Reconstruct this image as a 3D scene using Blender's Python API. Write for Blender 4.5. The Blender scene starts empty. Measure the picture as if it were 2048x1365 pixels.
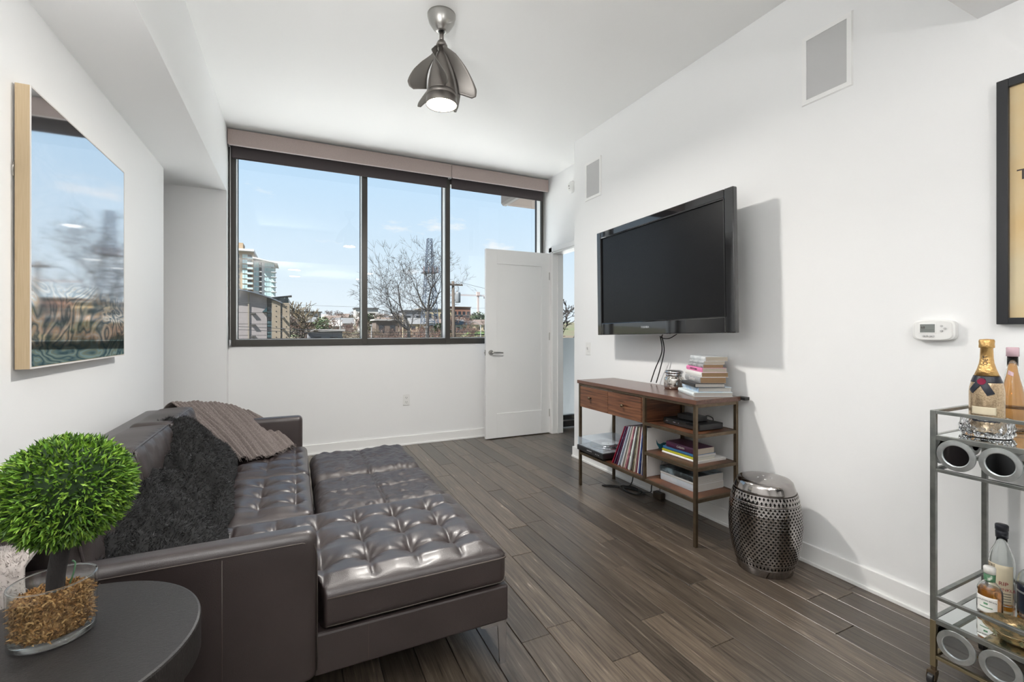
import bpy, math, random
from mathutils import Vector, Matrix
R = math.radians
SC = bpy.context.scene
COL = SC.collection

# ------------------------------------------------------------------ camera, sky, sun, exposure
cam_d = bpy.data.cameras.new('camera')
cam = bpy.data.objects.new('camera', cam_d); COL.objects.link(cam)
cam.location = (0.0, 0.0, 1.2)
cam.rotation_euler = (R(90), 0, -math.atan(435 / 915))
cam_d.sensor_width = 36.0
cam_d.lens = 915 / 2048 * 36.0
cam_d.shift_y = -21.5 / 2048
cam_d.clip_start = 0.02
cam_d.clip_end = 3000
SC.camera = cam
SC.view_settings.view_transform = 'Standard'
SC.view_settings.look = 'None'
SC.view_settings.gamma = 1.0
SC.view_settings.use_curve_mapping = False
SC.view_settings.exposure = 0.28

def make_world():
    w = bpy.data.worlds.new('sky'); SC.world = w; w.use_nodes = True
    nt = w.node_tree; N = nt.nodes; L = nt.links; N.clear()
    out = N.new('ShaderNodeOutputWorld'); bg = N.new('ShaderNodeBackground')
    tc = N.new('ShaderNodeTexCoord'); sep = N.new('ShaderNodeSeparateXYZ')
    L.new(tc.outputs['Generated'], sep.inputs[0])
    ramp = N.new('ShaderNodeValToRGB'); e = ramp.color_ramp.elements
    e[0].position = 0.0; e[0].color = (0.86, 0.93, 0.97, 1)
    e[1].position = 1.0; e[1].color = (0.20, 0.42, 0.82, 1)
    m = e.new(0.12); m.color = (0.74, 0.87, 0.97, 1)
    m = e.new(0.38); m.color = (0.47, 0.71, 0.95, 1)
    L.new(sep.outputs['Z'], ramp.inputs[0])
    # small fair-weather clouds low over the horizon
    mp = N.new('ShaderNodeMapping'); mp.inputs['Scale'].default_value = (1.0, 1.0, 3.2)
    mp.inputs['Location'].default_value = (0.34, 0.1, 0.18)
    L.new(tc.outputs['Generated'], mp.inputs[0])
    nz = N.new('ShaderNodeTexNoise'); nz.inputs['Scale'].default_value = 6.5
    nz.inputs['Detail'].default_value = 7; nz.inputs['Roughness'].default_value = 0.62
    L.new(mp.outputs[0], nz.inputs['Vector'])
    cr = N.new('ShaderNodeValToRGB'); ce = cr.color_ramp.elements
    ce[0].position = 0.60; ce[0].color = (0, 0, 0, 1); ce[1].position = 0.72; ce[1].color = (0.85, 0.85, 0.85, 1)
    L.new(nz.outputs['Fac'], cr.inputs[0])
    band = N.new('ShaderNodeValToRGB'); be = band.color_ramp.elements
    be[0].position = 0.0; be[0].color = (0.8, 0.8, 0.8, 1); be[1].position = 0.45; be[1].color = (0, 0, 0, 1)
    bm_ = be.new(0.26); bm_.color = (1, 1, 1, 1)
    L.new(sep.outputs['Z'], band.inputs[0])
    mul = N.new('ShaderNodeMath'); mul.operation = 'MULTIPLY'
    L.new(cr.outputs[0], mul.inputs[0]); L.new(band.outputs[0], mul.inputs[1])
    mix = N.new('ShaderNodeMixRGB'); mix.inputs['Color2'].default_value = (0.97, 0.97, 0.97, 1)
    L.new(mul.outputs[0], mix.inputs['Fac']); L.new(ramp.outputs[0], mix.inputs['Color1'])
    L.new(mix.outputs[0], bg.inputs['Color']); bg.inputs['Strength'].default_value = 0.87
    L.new(bg.outputs[0], out.inputs['Surface'])
make_world()

sun_d = bpy.data.lights.new('sun', 'SUN'); sun = bpy.data.objects.new('sun', sun_d); COL.objects.link(sun)
sun_d.energy = 19.0; sun_d.angle = R(0.6); sun_d.color = (1.0, 0.965, 0.91)
sun.rotation_euler = Vector((0.58, 0.25, -0.78)).to_track_quat('-Z', 'Y').to_euler()

def lamp(name, kind, loc, energy, size=0.2, color=(1, 1, 1), rot=(0, 0, 0), spread=None):
    d_ = bpy.data.lights.new(name, kind); o = bpy.data.objects.new(name, d_); COL.objects.link(o)
    d_.energy = energy; d_.color = color; o.location = loc; o.rotation_euler = rot
    if kind == 'AREA':
        d_.shape = 'DISK'; d_.size = size
        if spread: d_.spread = spread
    else:
        d_.shadow_soft_size = size
    return o
# unseen fill lamps added under the lowered ceiling behind the camera
for x_, y_ in ((0.0, -0.2), (1.4, -0.2), (0.0, -1.4), (1.4, -1.4)):
    lamp('fill_downlight', 'AREA', (x_, y_, 2.395), 4.5, 0.22, (1.0, 0.985, 0.965))

# ------------------------------------------------------------------ materials
MATS = {}
def nodes(m):
    nt = m.node_tree
    return nt, nt.nodes, nt.links, nt.nodes['Principled BSDF']

def mat(name, col=(0.8, 0.8, 0.8), rough=0.5, metal=0.0, spec=None, noise=None, bump=None, coat=None, ior=None,
        trans=0.0, emit=None, sheen=None, alpha=None, coords='Object', island=None, objrand=None):
    """noise=(scale, colour2, low, high[, stretch xyz]); bump=(scale, strength[, stretch xyz])"""
    if name in MATS: return MATS[name]
    m = bpy.data.materials.new(name); m.use_nodes = True; MATS[name] = m
    nt, N, L, P = nodes(m)
    P.inputs['Base Color'].default_value = (*col, 1); P.inputs['Roughness'].default_value = rough
    P.inputs['Metallic'].default_value = metal
    if spec is not None: P.inputs['Specular IOR Level'].default_value = spec
    if ior: P.inputs['IOR'].default_value = ior
    if trans: P.inputs['Transmission Weight'].default_value = trans
    if coat: P.inputs['Coat Weight'].default_value = coat[0]; P.inputs['Coat Roughness'].default_value = coat[1]
    if coat and len(coat) > 2: P.inputs['Coat IOR'].default_value = coat[2]
    if sheen: P.inputs['Sheen Weight'].default_value = sheen
    if emit: P.inputs['Emission Color'].default_value = (*emit[0], 1); P.inputs['Emission Strength'].default_value = emit[1]
    if alpha is not None: P.inputs['Alpha'].default_value = alpha
    cur = None
    if noise or bump:
        tc = N.new('ShaderNodeTexCoord')
    if noise:
        mp = N.new('ShaderNodeMapping'); L.new(tc.outputs[coords], mp.inputs[0])
        if len(noise) > 4: mp.inputs['Scale'].default_value = noise[4]
        nz = N.new('ShaderNodeTexNoise'); nz.inputs['Scale'].default_value = noise[0]; nz.inputs['Detail'].default_value = 6
        L.new(mp.outputs[0], nz.inputs['Vector'])
        rp = N.new('ShaderNodeValToRGB'); rp.color_ramp.elements[0].position = noise[2]; rp.color_ramp.elements[1].position = noise[3]
        rp.color_ramp.elements[0].color = (*col, 1); rp.color_ramp.elements[1].color = (*noise[1], 1)
        L.new(nz.outputs['Fac'], rp.inputs[0]); cur = rp.outputs[0]
    if island or objrand:
        src = N.new('ShaderNodeNewGeometry' if island else 'ShaderNodeObjectInfo')
        so = src.outputs['Random Per Island'] if island else src.outputs['Random']
        rp = N.new('ShaderNodeValToRGB'); cols = island or objrand
        rp.color_ramp.elements[0].color = (*cols[0], 1); rp.color_ramp.elements[1].color = (*cols[-1], 1)
        for i, c_ in enumerate(cols[1:-1]):
            el = rp.color_ramp.elements.new((i + 1) / (len(cols) - 1)); el.color = (*c_, 1)
        L.new(so, rp.inputs[0])
        if cur is None: cur = rp.outputs[0]
        else:
            mx = N.new('ShaderNodeMixRGB'); mx.blend_type = 'MULTIPLY'; mx.inputs[0].default_value = 1
            L.new(cur, mx.inputs[1]); L.new(rp.outputs[0], mx.inputs[2]); cur = mx.outputs[0]
    if cur is not None: L.new(cur, P.inputs['Base Color'])
    if bump:
        mp = N.new('ShaderNodeMapping'); L.new(tc.outputs[coords], mp.inputs[0])
        if len(bump) > 2: mp.inputs['Scale'].default_value = bump[2]
        nz = N.new('ShaderNodeTexNoise'); nz.inputs['Scale'].default_value = bump[0]; nz.inputs['Detail'].default_value = 5
        L.new(mp.outputs[0], nz.inputs['Vector'])
        bp = N.new('ShaderNodeBump'); bp.inputs['Strength'].default_value = bump[1]; bp.inputs['Distance'].default_value = 0.01
        L.new(nz.outputs['Fac'], bp.inputs['Height']); L.new(bp.outputs[0], P.inputs['Normal'])
    return m

def clear_glass(name, tint=(1, 1, 1), ior=1.45, opacity=0.0):
    """thin clear sheet: what is behind shows through, the surface mirrors at its Fresnel strength"""
    m = bpy.data.materials.new(name); m.use_nodes = True; MATS[name] = m
    nt = m.node_tree; N = nt.nodes; L = nt.links; N.clear()
    o = N.new('ShaderNodeOutputMaterial'); t = N.new('ShaderNodeBsdfTransparent'); g = N.new('ShaderNodeBsdfGlossy')
    t.inputs[0].default_value = (*tint, 1); g.inputs['Roughness'].default_value = 0.01
    # Schlick reflectance of a thin sheet, the same from both sides
    ge = N.new('ShaderNodeNewGeometry'); dt = N.new('ShaderNodeVectorMath'); dt.operation = 'DOT_PRODUCT'
    L.new(ge.outputs['Incoming'], dt.inputs[0]); L.new(ge.outputs['Normal'], dt.inputs[1])
    def mth(op, a, b=None):
        n_ = N.new('ShaderNodeMath'); n_.operation = op
        for i_, v_ in enumerate((a, b)):
            if v_ is None: continue
            if isinstance(v_, (int, float)): n_.inputs[i_].default_value = v_
            else: L.new(v_, n_.inputs[i_])
        return n_.outputs[0]
    r0 = ((ior - 1) / (ior + 1)) ** 2
    f5 = mth('POWER', mth('SUBTRACT', 1.0, mth('ABSOLUTE', dt.outputs['Value'])), 5.0)
    fr = mth('ADD', mth('MULTIPLY', f5, 1 - r0), r0)
    mx = N.new('ShaderNodeMixShader'); L.new(fr, mx.inputs[0]); L.new(t.outputs[0], mx.inputs[1]); L.new(g.outputs[0], mx.inputs[2])
    last = mx
    if opacity:
        df = N.new('ShaderNodeBsdfDiffuse'); df.inputs[0].default_value = (0.9, 0.95, 1, 1)
        m2 = N.new('ShaderNodeMixShader'); m2.inputs[0].default_value = opacity
        L.new(mx.outputs[0], m2.inputs[1]); L.new(df.outputs[0], m2.inputs[2]); last = m2
    L.new(last.outputs[0], o.inputs[0])
    return m

mat('wall', (0.86, 0.865, 0.865), 0.62, bump=(260, 0.05))
mat('ceiling', (0.88, 0.88, 0.87), 0.7, bump=(220, 0.05))
mat('trim', (0.88, 0.88, 0.87), 0.38)
mat('door_paint', (0.85, 0.85, 0.84), 0.35)
mat('frame_dark', (0.060, 0.056, 0.050), 0.42, 0.3)
mat('stop_pale', (0.80, 0.81, 0.80), 0.4)
mat('gasket', (0.008, 0.008, 0.009), 0.5)
clear_glass('pane', (0.985, 0.995, 1.0))
clear_glass('vase_glass', (0.97, 0.985, 0.98), 1.5)
mat('frosted', (0.66, 0.71, 0.74), 0.55, trans=0.35, ior=1.2)
mat('blind', (0.42, 0.345, 0.32), 0.85, noise=(300, (0.48, 0.40, 0.37), 0.35, 0.65))
mat('blind_dark', (0.085, 0.072, 0.075), 0.9)
mat('hem', (0.62, 0.56, 0.54), 0.5)
mat('chain', (0.62, 0.62, 0.6), 0.4)
mat('white_plastic', (0.80, 0.80, 0.785), 0.35)
mat('grey_grille', (0.56, 0.56, 0.56), 0.8, bump=(900, 0.3))
mat('dark_slot', (0.02, 0.02, 0.02), 0.6)
mat('nickel', (0.44, 0.43, 0.41), 0.33, 1.0)
mat('fan_metal', (0.25, 0.23, 0.215), 0.38, 0.9)
mat('fan_blade', (0.22, 0.205, 0.19), 0.42, 0.8)
mat('hinge', (0.5, 0.49, 0.47), 0.35, 1.0)
mat('lamp_lens', (1, 0.95, 0.85), 0.4, emit=((1.0, 0.86, 0.66), 9.0))
mat('black_gloss', (0.010, 0.010, 0.011), 0.06, coat=(1, 0.03))
mat('black_plastic', (0.014, 0.014, 0.015), 0.38)
mat('screen', (0.004, 0.004, 0.0045), 0.26, spec=0.32)
mat('silver_print', (0.7, 0.7, 0.72), 0.3, 0.8)
mat('bronze', (0.125, 0.094, 0.063), 0.42, 0.85, noise=(30, (0.17, 0.125, 0.08), 0.35, 0.7))
mat('cable', (0.012, 0.012, 0.012), 0.5)
mat('chrome_stool', (0.30, 0.28, 0.27), 0.11, 1.0, noise=(9, (0.42, 0.395, 0.38), 0.4, 0.65))
mat('stool_inside', (0.03, 0.028, 0.028), 0.7)
mat('cart_metal', (0.25, 0.27, 0.26), 0.36, 0.9, noise=(22, (0.37, 0.38, 0.36), 0.35, 0.65))
mat('cart_gold', (0.36, 0.30, 0.185), 0.38, 0.9)
mat('ring_metal', (0.47, 0.50, 0.50), 0.34, 0.85, noise=(40, (0.58, 0.60, 0.6), 0.35, 0.65))
mat('mirror', (0.86, 0.90, 0.90), 0.02, 1.0)
mat('mirror_dark', (0.42, 0.46, 0.49), 0.06, 1.0)
mat('chrome', (0.62, 0.62, 0.63), 0.12, 1.0)
mat('page_cream', (0.50, 0.44, 0.36), 0.8, bump=(400, 0.5, (0.1, 0.1, 6)))
mat('page_tan', (0.33, 0.21, 0.115), 0.8, bump=(400, 0.5, (0.1, 0.1, 6)))
mat('page_grey', (0.55, 0.53, 0.50), 0.8, bump=(400, 0.5, (0.1, 0.1, 6)))
mat('gold_foil', (0.66, 0.41, 0.16), 0.30, 0.9, bump=(140, 0.35))
mat('gold_bottle', (0.62, 0.47, 0.31), 0.24, 0.75, noise=(240, (0.45, 0.33, 0.21), 0.45, 0.55, (1, 1, 1)))
mat('navy_print', (0.008, 0.011, 0.022), 0.35)
mat('red_seal', (0.25, 0.012, 0.05), 0.35)
mat('label_cream', (0.66, 0.58, 0.42), 0.55)
mat('label_white', (0.80, 0.78, 0.74), 0.5)
mat('label_ink', (0.03, 0.03, 0.03), 0.6)
mat('label_red', (0.28, 0.03, 0.03), 0.6)
mat('label_green', (0.10, 0.25, 0.13), 0.5)
mat('bottle_glass', (0.95, 0.97, 0.96), 0.02, trans=1.0, ior=1.45)
mat('crystal', (0.97, 0.98, 1.0), 0.02, trans=1.0, ior=1.52)
mat('amber', (0.72, 0.27, 0.03), 0.04, trans=0.85, ior=1.34)
mat('rose_wine', (0.90, 0.46, 0.16), 0.03, trans=0.85, ior=1.34)
mat('moss', (0.30, 0.145, 0.045), 0.95, island=((0.12, 0.06, 0.022), (0.34, 0.165, 0.05), (0.60, 0.38, 0.16)))
mat('bark', (0.030, 0.027, 0.027), 0.9, bump=(60, 0.8, (1, 1, 0.3)))
mat('leaf', (0.1, 0.25, 0.03), 0.5, island=((0.020, 0.050, 0.008), (0.070, 0.165, 0.016), (0.16, 0.34, 0.028), (0.34, 0.52, 0.07)))
mat('table_black', (0.016, 0.014, 0.0135), 0.40, noise=(90, (0.028, 0.025, 0.024), 0.4, 0.65, (1, 6, 1)), bump=(120, 0.25, (1, 6, 1)))
mat('fur_black', (0.004, 0.004, 0.0045), 0.9)
mat('fur_pile', (0.016, 0.016, 0.017), 0.7, island=((0.0015, 0.0015, 0.002), (0.005, 0.005, 0.006), (0.018, 0.018, 0.020), (0.10, 0.10, 0.105)))
mat('knit', (0.165, 0.135, 0.125), 0.95, noise=(160, (0.25, 0.215, 0.20), 0.35, 0.65), bump=(260, 0.9))
mat('fluffy', (0.44, 0.395, 0.37), 0.95, sheen=0.3)
mat('fluffy_pile', (0.44, 0.395, 0.37), 0.9, island=((0.32, 0.28, 0.26), (0.46, 0.415, 0.39), (0.60, 0.56, 0.53)))
mat('canvas_edge', (0.50, 0.375, 0.225), 0.6, noise=(14, (0.58, 0.45, 0.29), 0.3, 0.7, (30, 30, 0.6)))
mat('white_edge', (0.72, 0.70, 0.68), 0.5)
mat('poster_black', (0.010, 0.011, 0.014), 0.35)
mat('poster_print', (0.62, 0.43, 0.20), 0.45, noise=(3.2, (0.62, 0.52, 0.33), 0.35, 0.62), coords='Object')
mat('ink_brown', (0.05, 0.035, 0.03), 0.6)

def leather(name, col, col2, rough):
    m = mat(name, col, rough, noise=(5, col2, 0.35, 0.7), bump=(420, 0.14))
    nt, N, L, P = nodes(m); P.inputs['Specular IOR Level'].default_value = 0.62
    P.inputs['Coat Weight'].default_value = 0.22; P.inputs['Coat Roughness'].default_value = 0.24
    return m
leather('leather', (0.029, 0.0212, 0.0203), (0.041, 0.030, 0.029), 0.36)
leather('leather_soft', (0.031, 0.0235, 0.0225), (0.044, 0.034, 0.0325), 0.46)
MATS['leather_soft'].node_tree.nodes['Principled BSDF'].inputs['Coat Weight'].default_value = 0.05
mat('stitch', (0.075, 0.06, 0.052), 0.6)
mat('button', (0.022, 0.018, 0.017), 0.35)

def plank_material():
    m = bpy.data.materials.new('plank_wood'); m.use_nodes = True; MATS['plank'] = m
    nt, N, L, P = nodes(m)
    tc = N.new('ShaderNodeTexCoord'); oi = N.new('ShaderNodeObjectInfo')
    mp = N.new('ShaderNodeMapping'); mp.inputs['Scale'].default_value = (34, 1.7, 1); L.new(tc.outputs['Object'], mp.inputs[0])
    w = N.new('ShaderNodeMath'); w.operation = 'MULTIPLY'; w.inputs[1].default_value = 57.0; L.new(oi.outputs['Random'], w.inputs[0])
    nz = N.new('ShaderNodeTexNoise'); nz.noise_dimensions = '4D'; nz.inputs['Scale'].default_value = 2.4; nz.inputs['Detail'].default_value = 9
    nz.inputs['Roughness'].default_value = 0.62; nz.inputs['Distortion'].default_value = 0.8
    L.new(mp.outputs[0], nz.inputs['Vector']); L.new(w.outputs[0], nz.inputs['W'])
    rp = N.new('ShaderNodeValToRGB'); e = rp.color_ramp.elements
    e[0].position = 0.30; e[0].color = (0.022, 0.017, 0.013, 1); e[1].position = 0.74; e[1].color = (0.38, 0.33, 0.27, 1)
    k = e.new(0.50); k.color = (0.084, 0.065, 0.048, 1); k = e.new(0.63); k.color = (0.124, 0.099, 0.076, 1)
    L.new(nz.outputs['Fac'], rp.inputs[0])
    tone = N.new('ShaderNodeValToRGB'); t = tone.color_ramp.elements
    t[0].color = (0.60, 0.59, 0.58, 1); t[1].color = (1.35, 1.33, 1.30, 1); L.new(oi.outputs['Random'], tone.inputs[0])
    mx = N.new('ShaderNodeMixRGB'); mx.blend_type = 'MULTIPLY'; mx.inputs[0].default_value = 1
    L.new(rp.outputs[0], mx.inputs[1]); L.new(tone.outputs[0], mx.inputs[2]); L.new(mx.outputs[0], P.inputs['Base Color'])
    rr = N.new('ShaderNodeMapRange'); rr.inputs['To Min'].default_value = 0.24; rr.inputs['To Max'].default_value = 0.46
    L.new(nz.outputs['Fac'], rr.inputs[0]); L.new(rr.outputs[0], P.inputs['Roughness'])
    P.inputs['Coat Weight'].default_value = 0.35; P.inputs['Coat Roughness'].default_value = 0.27
    bp = N.new('ShaderNodeBump'); bp.inputs['Strength'].default_value = 0.22; bp.inputs['Distance'].default_value = 0.006
    L.new(nz.outputs['Fac'], bp.inputs['Height']); L.new(bp.outputs[0], P.inputs['Normal'])
plank_material()

def wood_material(name, dark, mid, light, rough, axis=(1.5, 1.5, 30)):
    m = bpy.data.materials.new(name); m.use_nodes = True; MATS[name] = m
    nt, N, L, P = nodes(m)
    tc = N.new('ShaderNodeTexCoord'); oi = N.new('ShaderNodeObjectInfo')
    mp = N.new('ShaderNodeMapping'); mp.inputs['Scale'].default_value = axis; L.new(tc.outputs['Object'], mp.inputs[0])
    w = N.new('ShaderNodeMath'); w.operation = 'MULTIPLY'; w.inputs[1].default_value = 31.0; L.new(oi.outputs['Random'], w.inputs[0])
    nz = N.new('ShaderNodeTexNoise'); nz.noise_dimensions = '4D'; nz.inputs['Scale'].default_value = 2.2; nz.inputs['Detail'].default_value = 8
    nz.inputs['Distortion'].default_value = 1.0
    L.new(mp.outputs[0], nz.inputs['Vector']); L.new(w.outputs[0], nz.inputs['W'])
    rp = N.new('ShaderNodeValToRGB'); e = rp.color_ramp.elements
    e[0].position = 0.28; e[0].color = (*dark, 1); e[1].position = 0.74; e[1].color = (*light, 1); k = e.new(0.5); k.color = (*mid, 1)
    L.new(nz.outputs['Fac'], rp.inputs[0]); L.new(rp.outputs[0], P.inputs['Base Color']); P.inputs['Roughness'].default_value = rough
    return m
wood_material('walnut', (0.028, 0.011, 0.006), (0.135, 0.052, 0.024), (0.25, 0.115, 0.055), 0.36)
wood_material('walnut_top', (0.075, 0.035, 0.025), (0.115, 0.055, 0.038), (0.155, 0.080, 0.055), 0.22, (30, 1.5, 30))

def agate_material():
    m = bpy.data.materials.new('agate_print'); m.use_nodes = True; MATS['agate'] = m
    nt, N, L, P = nodes(m)
    tc = N.new('ShaderNodeTexCoord')
    mp = N.new('ShaderNodeMapping'); mp.inputs['Scale'].default_value = (1, 1.2, 2.6); L.new(tc.outputs['Object'], mp.inputs[0])
    nz = N.new('ShaderNodeTexNoise'); nz.inputs['Scale'].default_value = 1.7; nz.inputs['Detail'].default_value = 3; nz.inputs['Distortion'].default_value = 0.9
    L.new(mp.outputs[0], nz.inputs['Vector'])
    wv = N.new('ShaderNodeMath'); wv.operation = 'MULTIPLY'; wv.inputs[1].default_value = 26.0; L.new(nz.outputs['Fac'], wv.inputs[0])
    fr = N.new('ShaderNodeMath'); fr.operation = 'PINGPONG'; fr.inputs[1].default_value = 1.0; L.new(wv.outputs[0], fr.inputs[0])
    rp = N.new('ShaderNodeValToRGB'); e = rp.color_ramp.elements
    e[0].position = 0.0; e[0].color = (0.055, 0.075, 0.080, 1); e[1].position = 1.0; e[1].color = (0.27, 0.275, 0.26, 1)
    k = e.new(0.35); k.color = (0.15, 0.155, 0.15, 1); k = e.new(0.7); k.color = (0.25, 0.20, 0.145, 1)
    L.new(fr.outputs[0], rp.inputs[0])
    # dark teal stone at the bottom; the dark top paints in the blind's reflection
    sp = N.new('ShaderNodeSeparateXYZ'); L.new(tc.outputs['Object'], sp.inputs[0])
    n2 = N.new('ShaderNodeTexNoise'); n2.inputs['Scale'].default_value = 6; L.new(tc.outputs['Object'], n2.inputs['Vector'])
    ad = N.new('ShaderNodeMath'); ad.operation = 'MULTIPLY_ADD'; ad.inputs[1].default_value = 0.12; L.new(n2.outputs['Fac'], ad.inputs[0]); L.new(sp.outputs['Z'], ad.inputs[2])
    r2 = N.new('ShaderNodeValToRGB'); q = r2.color_ramp.elements
    q[0].position = 0.155; q[0].color = (0.20, 0.30, 0.33, 1); q[1].position = 0.19; q[1].color = (1, 1, 1, 1)
    k = q.new(0.86); k.color = (1, 1, 1, 1); k = q.new(0.90); k.color = (0.34, 0.40, 0.40, 1)
    L.new(ad.outputs[0], r2.inputs[0])
    mx = N.new('ShaderNodeMixRGB'); mx.blend_type = 'MULTIPLY'; mx.inputs[0].default_value = 1
    L.new(rp.outputs[0], mx.inputs[1]); L.new(r2.outputs[0], mx.inputs[2]); L.new(mx.outputs[0], P.inputs['Base Color'])
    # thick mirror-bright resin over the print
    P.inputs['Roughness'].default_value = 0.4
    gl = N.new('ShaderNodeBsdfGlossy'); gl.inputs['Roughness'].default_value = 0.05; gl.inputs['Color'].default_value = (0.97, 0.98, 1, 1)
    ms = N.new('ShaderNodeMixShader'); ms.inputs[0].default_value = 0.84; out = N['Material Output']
    # ink tints the mirror at the bottom; plain above, painting in the sky's reflection
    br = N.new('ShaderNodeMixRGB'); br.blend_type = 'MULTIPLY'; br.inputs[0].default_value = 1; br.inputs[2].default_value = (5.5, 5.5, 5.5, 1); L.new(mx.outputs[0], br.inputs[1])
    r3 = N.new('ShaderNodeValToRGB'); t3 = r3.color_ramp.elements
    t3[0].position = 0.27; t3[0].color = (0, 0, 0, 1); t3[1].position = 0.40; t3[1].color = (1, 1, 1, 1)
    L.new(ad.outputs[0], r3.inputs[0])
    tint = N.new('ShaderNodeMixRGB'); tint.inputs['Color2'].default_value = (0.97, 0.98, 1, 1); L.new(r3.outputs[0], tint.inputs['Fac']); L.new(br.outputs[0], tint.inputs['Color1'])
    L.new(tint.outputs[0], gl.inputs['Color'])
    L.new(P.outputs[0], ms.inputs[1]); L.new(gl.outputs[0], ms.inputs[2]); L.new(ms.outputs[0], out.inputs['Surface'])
agate_material()

# ------------------------------------------------------------------ mesh building
ORG = {}
class MB:
    def __init__(s): s.v = []; s.f = []; s.M = None
    def add(s, vs, fs):
        b = len(s.v)
        if s.M is not None: vs = [tuple(s.M @ Vector(p)) for p in vs]
        s.v += [tuple(p) for p in vs]; s.f += [tuple(i + b for i in q) for q in fs]
        return s
    def box(s, x0, x1, y0, y1, z0, z1):
        return s.add([(x0, y0, z0), (x1, y0, z0), (x1, y1, z0), (x0, y1, z0), (x0, y0, z1), (x1, y0, z1), (x1, y1, z1), (x0, y1, z1)],
                     [(3, 2, 1, 0), (4, 5, 6, 7), (0, 1, 5, 4), (1, 2, 6, 5), (2, 3, 7, 6), (3, 0, 4, 7)])
    def prism(s, pts, lo, hi, axis='z'):
        n = len(pts)
        def mk(p, h):
            return (p[0], p[1], h) if axis == 'z' else ((h, p[0], p[1]) if axis == 'x' else (p[0], h, p[1]))
        vs = [mk(p, lo) for p in pts] + [mk(p, hi) for p in pts]
        fs = [tuple(range(n))[::-1], tuple(range(n, 2 * n))] + [(i, (i + 1) % n, n + (i + 1) % n, n + i) for i in range(n)]
        return s.add(vs, fs)
    def tube(s, pts, r, n=8, caps=True):
        pts = [Vector(p) for p in pts]; rs = r if isinstance(r, (list, tuple)) else [r] * len(pts)
        vs = []; prev = None
        for i, p in enumerate(pts):
            t = (pts[min(i + 1, len(pts) - 1)] - pts[max(i - 1, 0)]).normalized()
            if prev is None:
                a = t.orthogonal().normalized()
            else:
                a = (prev - t * prev.dot(t))
                a = a.normalized() if a.length > 1e-6 else t.orthogonal().normalized()
            prev = a; b = t.cross(a)
            for k in range(n):
                g = 2 * math.pi * k / n; vs.append(p + (a * math.cos(g) + b * math.sin(g)) * rs[i])
        fs = []
        for i in range(len(pts) - 1):
            for k in range(n):
                fs.append((i * n + k, i * n + (k + 1) % n, (i + 1) * n + (k + 1) % n, (i + 1) * n + k))
        if caps: fs += [tuple(range(n))[::-1], tuple(range((len(pts) - 1) * n, len(pts) * n))]
        return s.add(vs, fs)
    def lathe(s, prof, c=(0, 0, 0), n=32, sx=1.0, sy=1.0, rot=0.0):
        vs = []
        for r, z in prof:
            for k in range(n):
                g = 2 * math.pi * k / n; x = r * math.cos(g) * sx; y = r * math.sin(g) * sy
                vs.append((c[0] + x * math.cos(rot) - y * math.sin(rot), c[1] + x * math.sin(rot) + y * math.cos(rot), c[2] + z))
        fs = [(i * n + k, i * n + (k + 1) % n, (i + 1) * n + (k + 1) % n, (i + 1) * n + k) for i in range(len(prof) - 1) for k in range(n)]
        if prof[0][0] > 1e-6: fs.append(tuple(range(n))[::-1])
        if prof[-1][0] > 1e-6: fs.append(tuple(range((len(prof) - 1) * n, len(prof) * n)))
        return s.add(vs, fs)
    def grid(s, fn, nu, nv, wrap=False):
        vs = [fn(i / nu, j / nv) for i in range(nu + 1) for j in range(nv + 1)]
        fs = [(i * (nv + 1) + j, (i + 1) * (nv + 1) + j, (i + 1) * (nv + 1) + j + 1, i * (nv + 1) + j + 1) for i in range(nu) for j in range(nv)]
        return s.add(vs, fs)
    def rbox(s, x0, x1, y0, y1, z0, z1, r, nx=8, ny=8, nz=6, fn=None):
        """box with rounded edges, dense enough to be pushed about by fn(p, n)->p"""
        def lin(a, b, n):
            core = [a + r + (b - a - 2 * r) * i / n for i in range(n + 1)]
            k = 4; e0 = [a + r * (1 - math.cos(math.pi / 2 * i / k)) if False else a + r * i / k for i in range(k)]
            e1 = [b - r + r * (i + 1) / k for i in range(k)]
            return e0 + core + e1
        X, Y, Z = lin(x0, x1, nx), lin(y0, y1, ny), lin(z0, z1, nz); idx = {}; vs = []
        def V(i, j, k):
            key = (i, j, k)
            if key not in idx:
                p = Vector((X[i], Y[j], Z[k]))
                c_ = Vector((min(max(p.x, x0 + r), x1 - r), min(max(p.y, y0 + r), y1 - r), min(max(p.z, z0 + r), z1 - r)))
                d_ = p - c_; nn = d_.normalized() if d_.length > 1e-9 else Vector((0, 0, 1))
                m_ = max(abs(d_.x), abs(d_.y), abs(d_.z))
                q = c_ + nn * (m_ if m_ > 0 else 0)
                if fn: q = fn(q, nn)
                idx[key] = len(vs); vs.append(tuple(q))
            return idx[key]
        a, b, c_ = len(X) - 1, len(Y) - 1, len(Z) - 1; fs = []
        for i in range(a):
            for j in range(b):
                fs.append((V(i, j, 0), V(i, j + 1, 0), V(i + 1, j + 1, 0), V(i + 1, j, 0)))
                fs.append((V(i, j, c_), V(i + 1, j, c_), V(i + 1, j + 1, c_), V(i, j + 1, c_)))
        for i in range(a):
            for k in range(c_):
                fs.append((V(i, 0, k), V(i + 1, 0, k), V(i + 1, 0, k + 1), V(i, 0, k + 1)))
                fs.append((V(i, b, k), V(i, b, k + 1), V(i + 1, b, k + 1), V(i + 1, b, k)))
        for j in range(b):
            for k in range(c_):
                fs.append((V(0, j, k), V(0, j, k + 1), V(0, j + 1, k + 1), V(0, j + 1, k)))
                fs.append((V(a, j, k), V(a, j + 1, k), V(a, j + 1, k + 1), V(a, j, k + 1)))
        return s.add(vs, fs)
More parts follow.
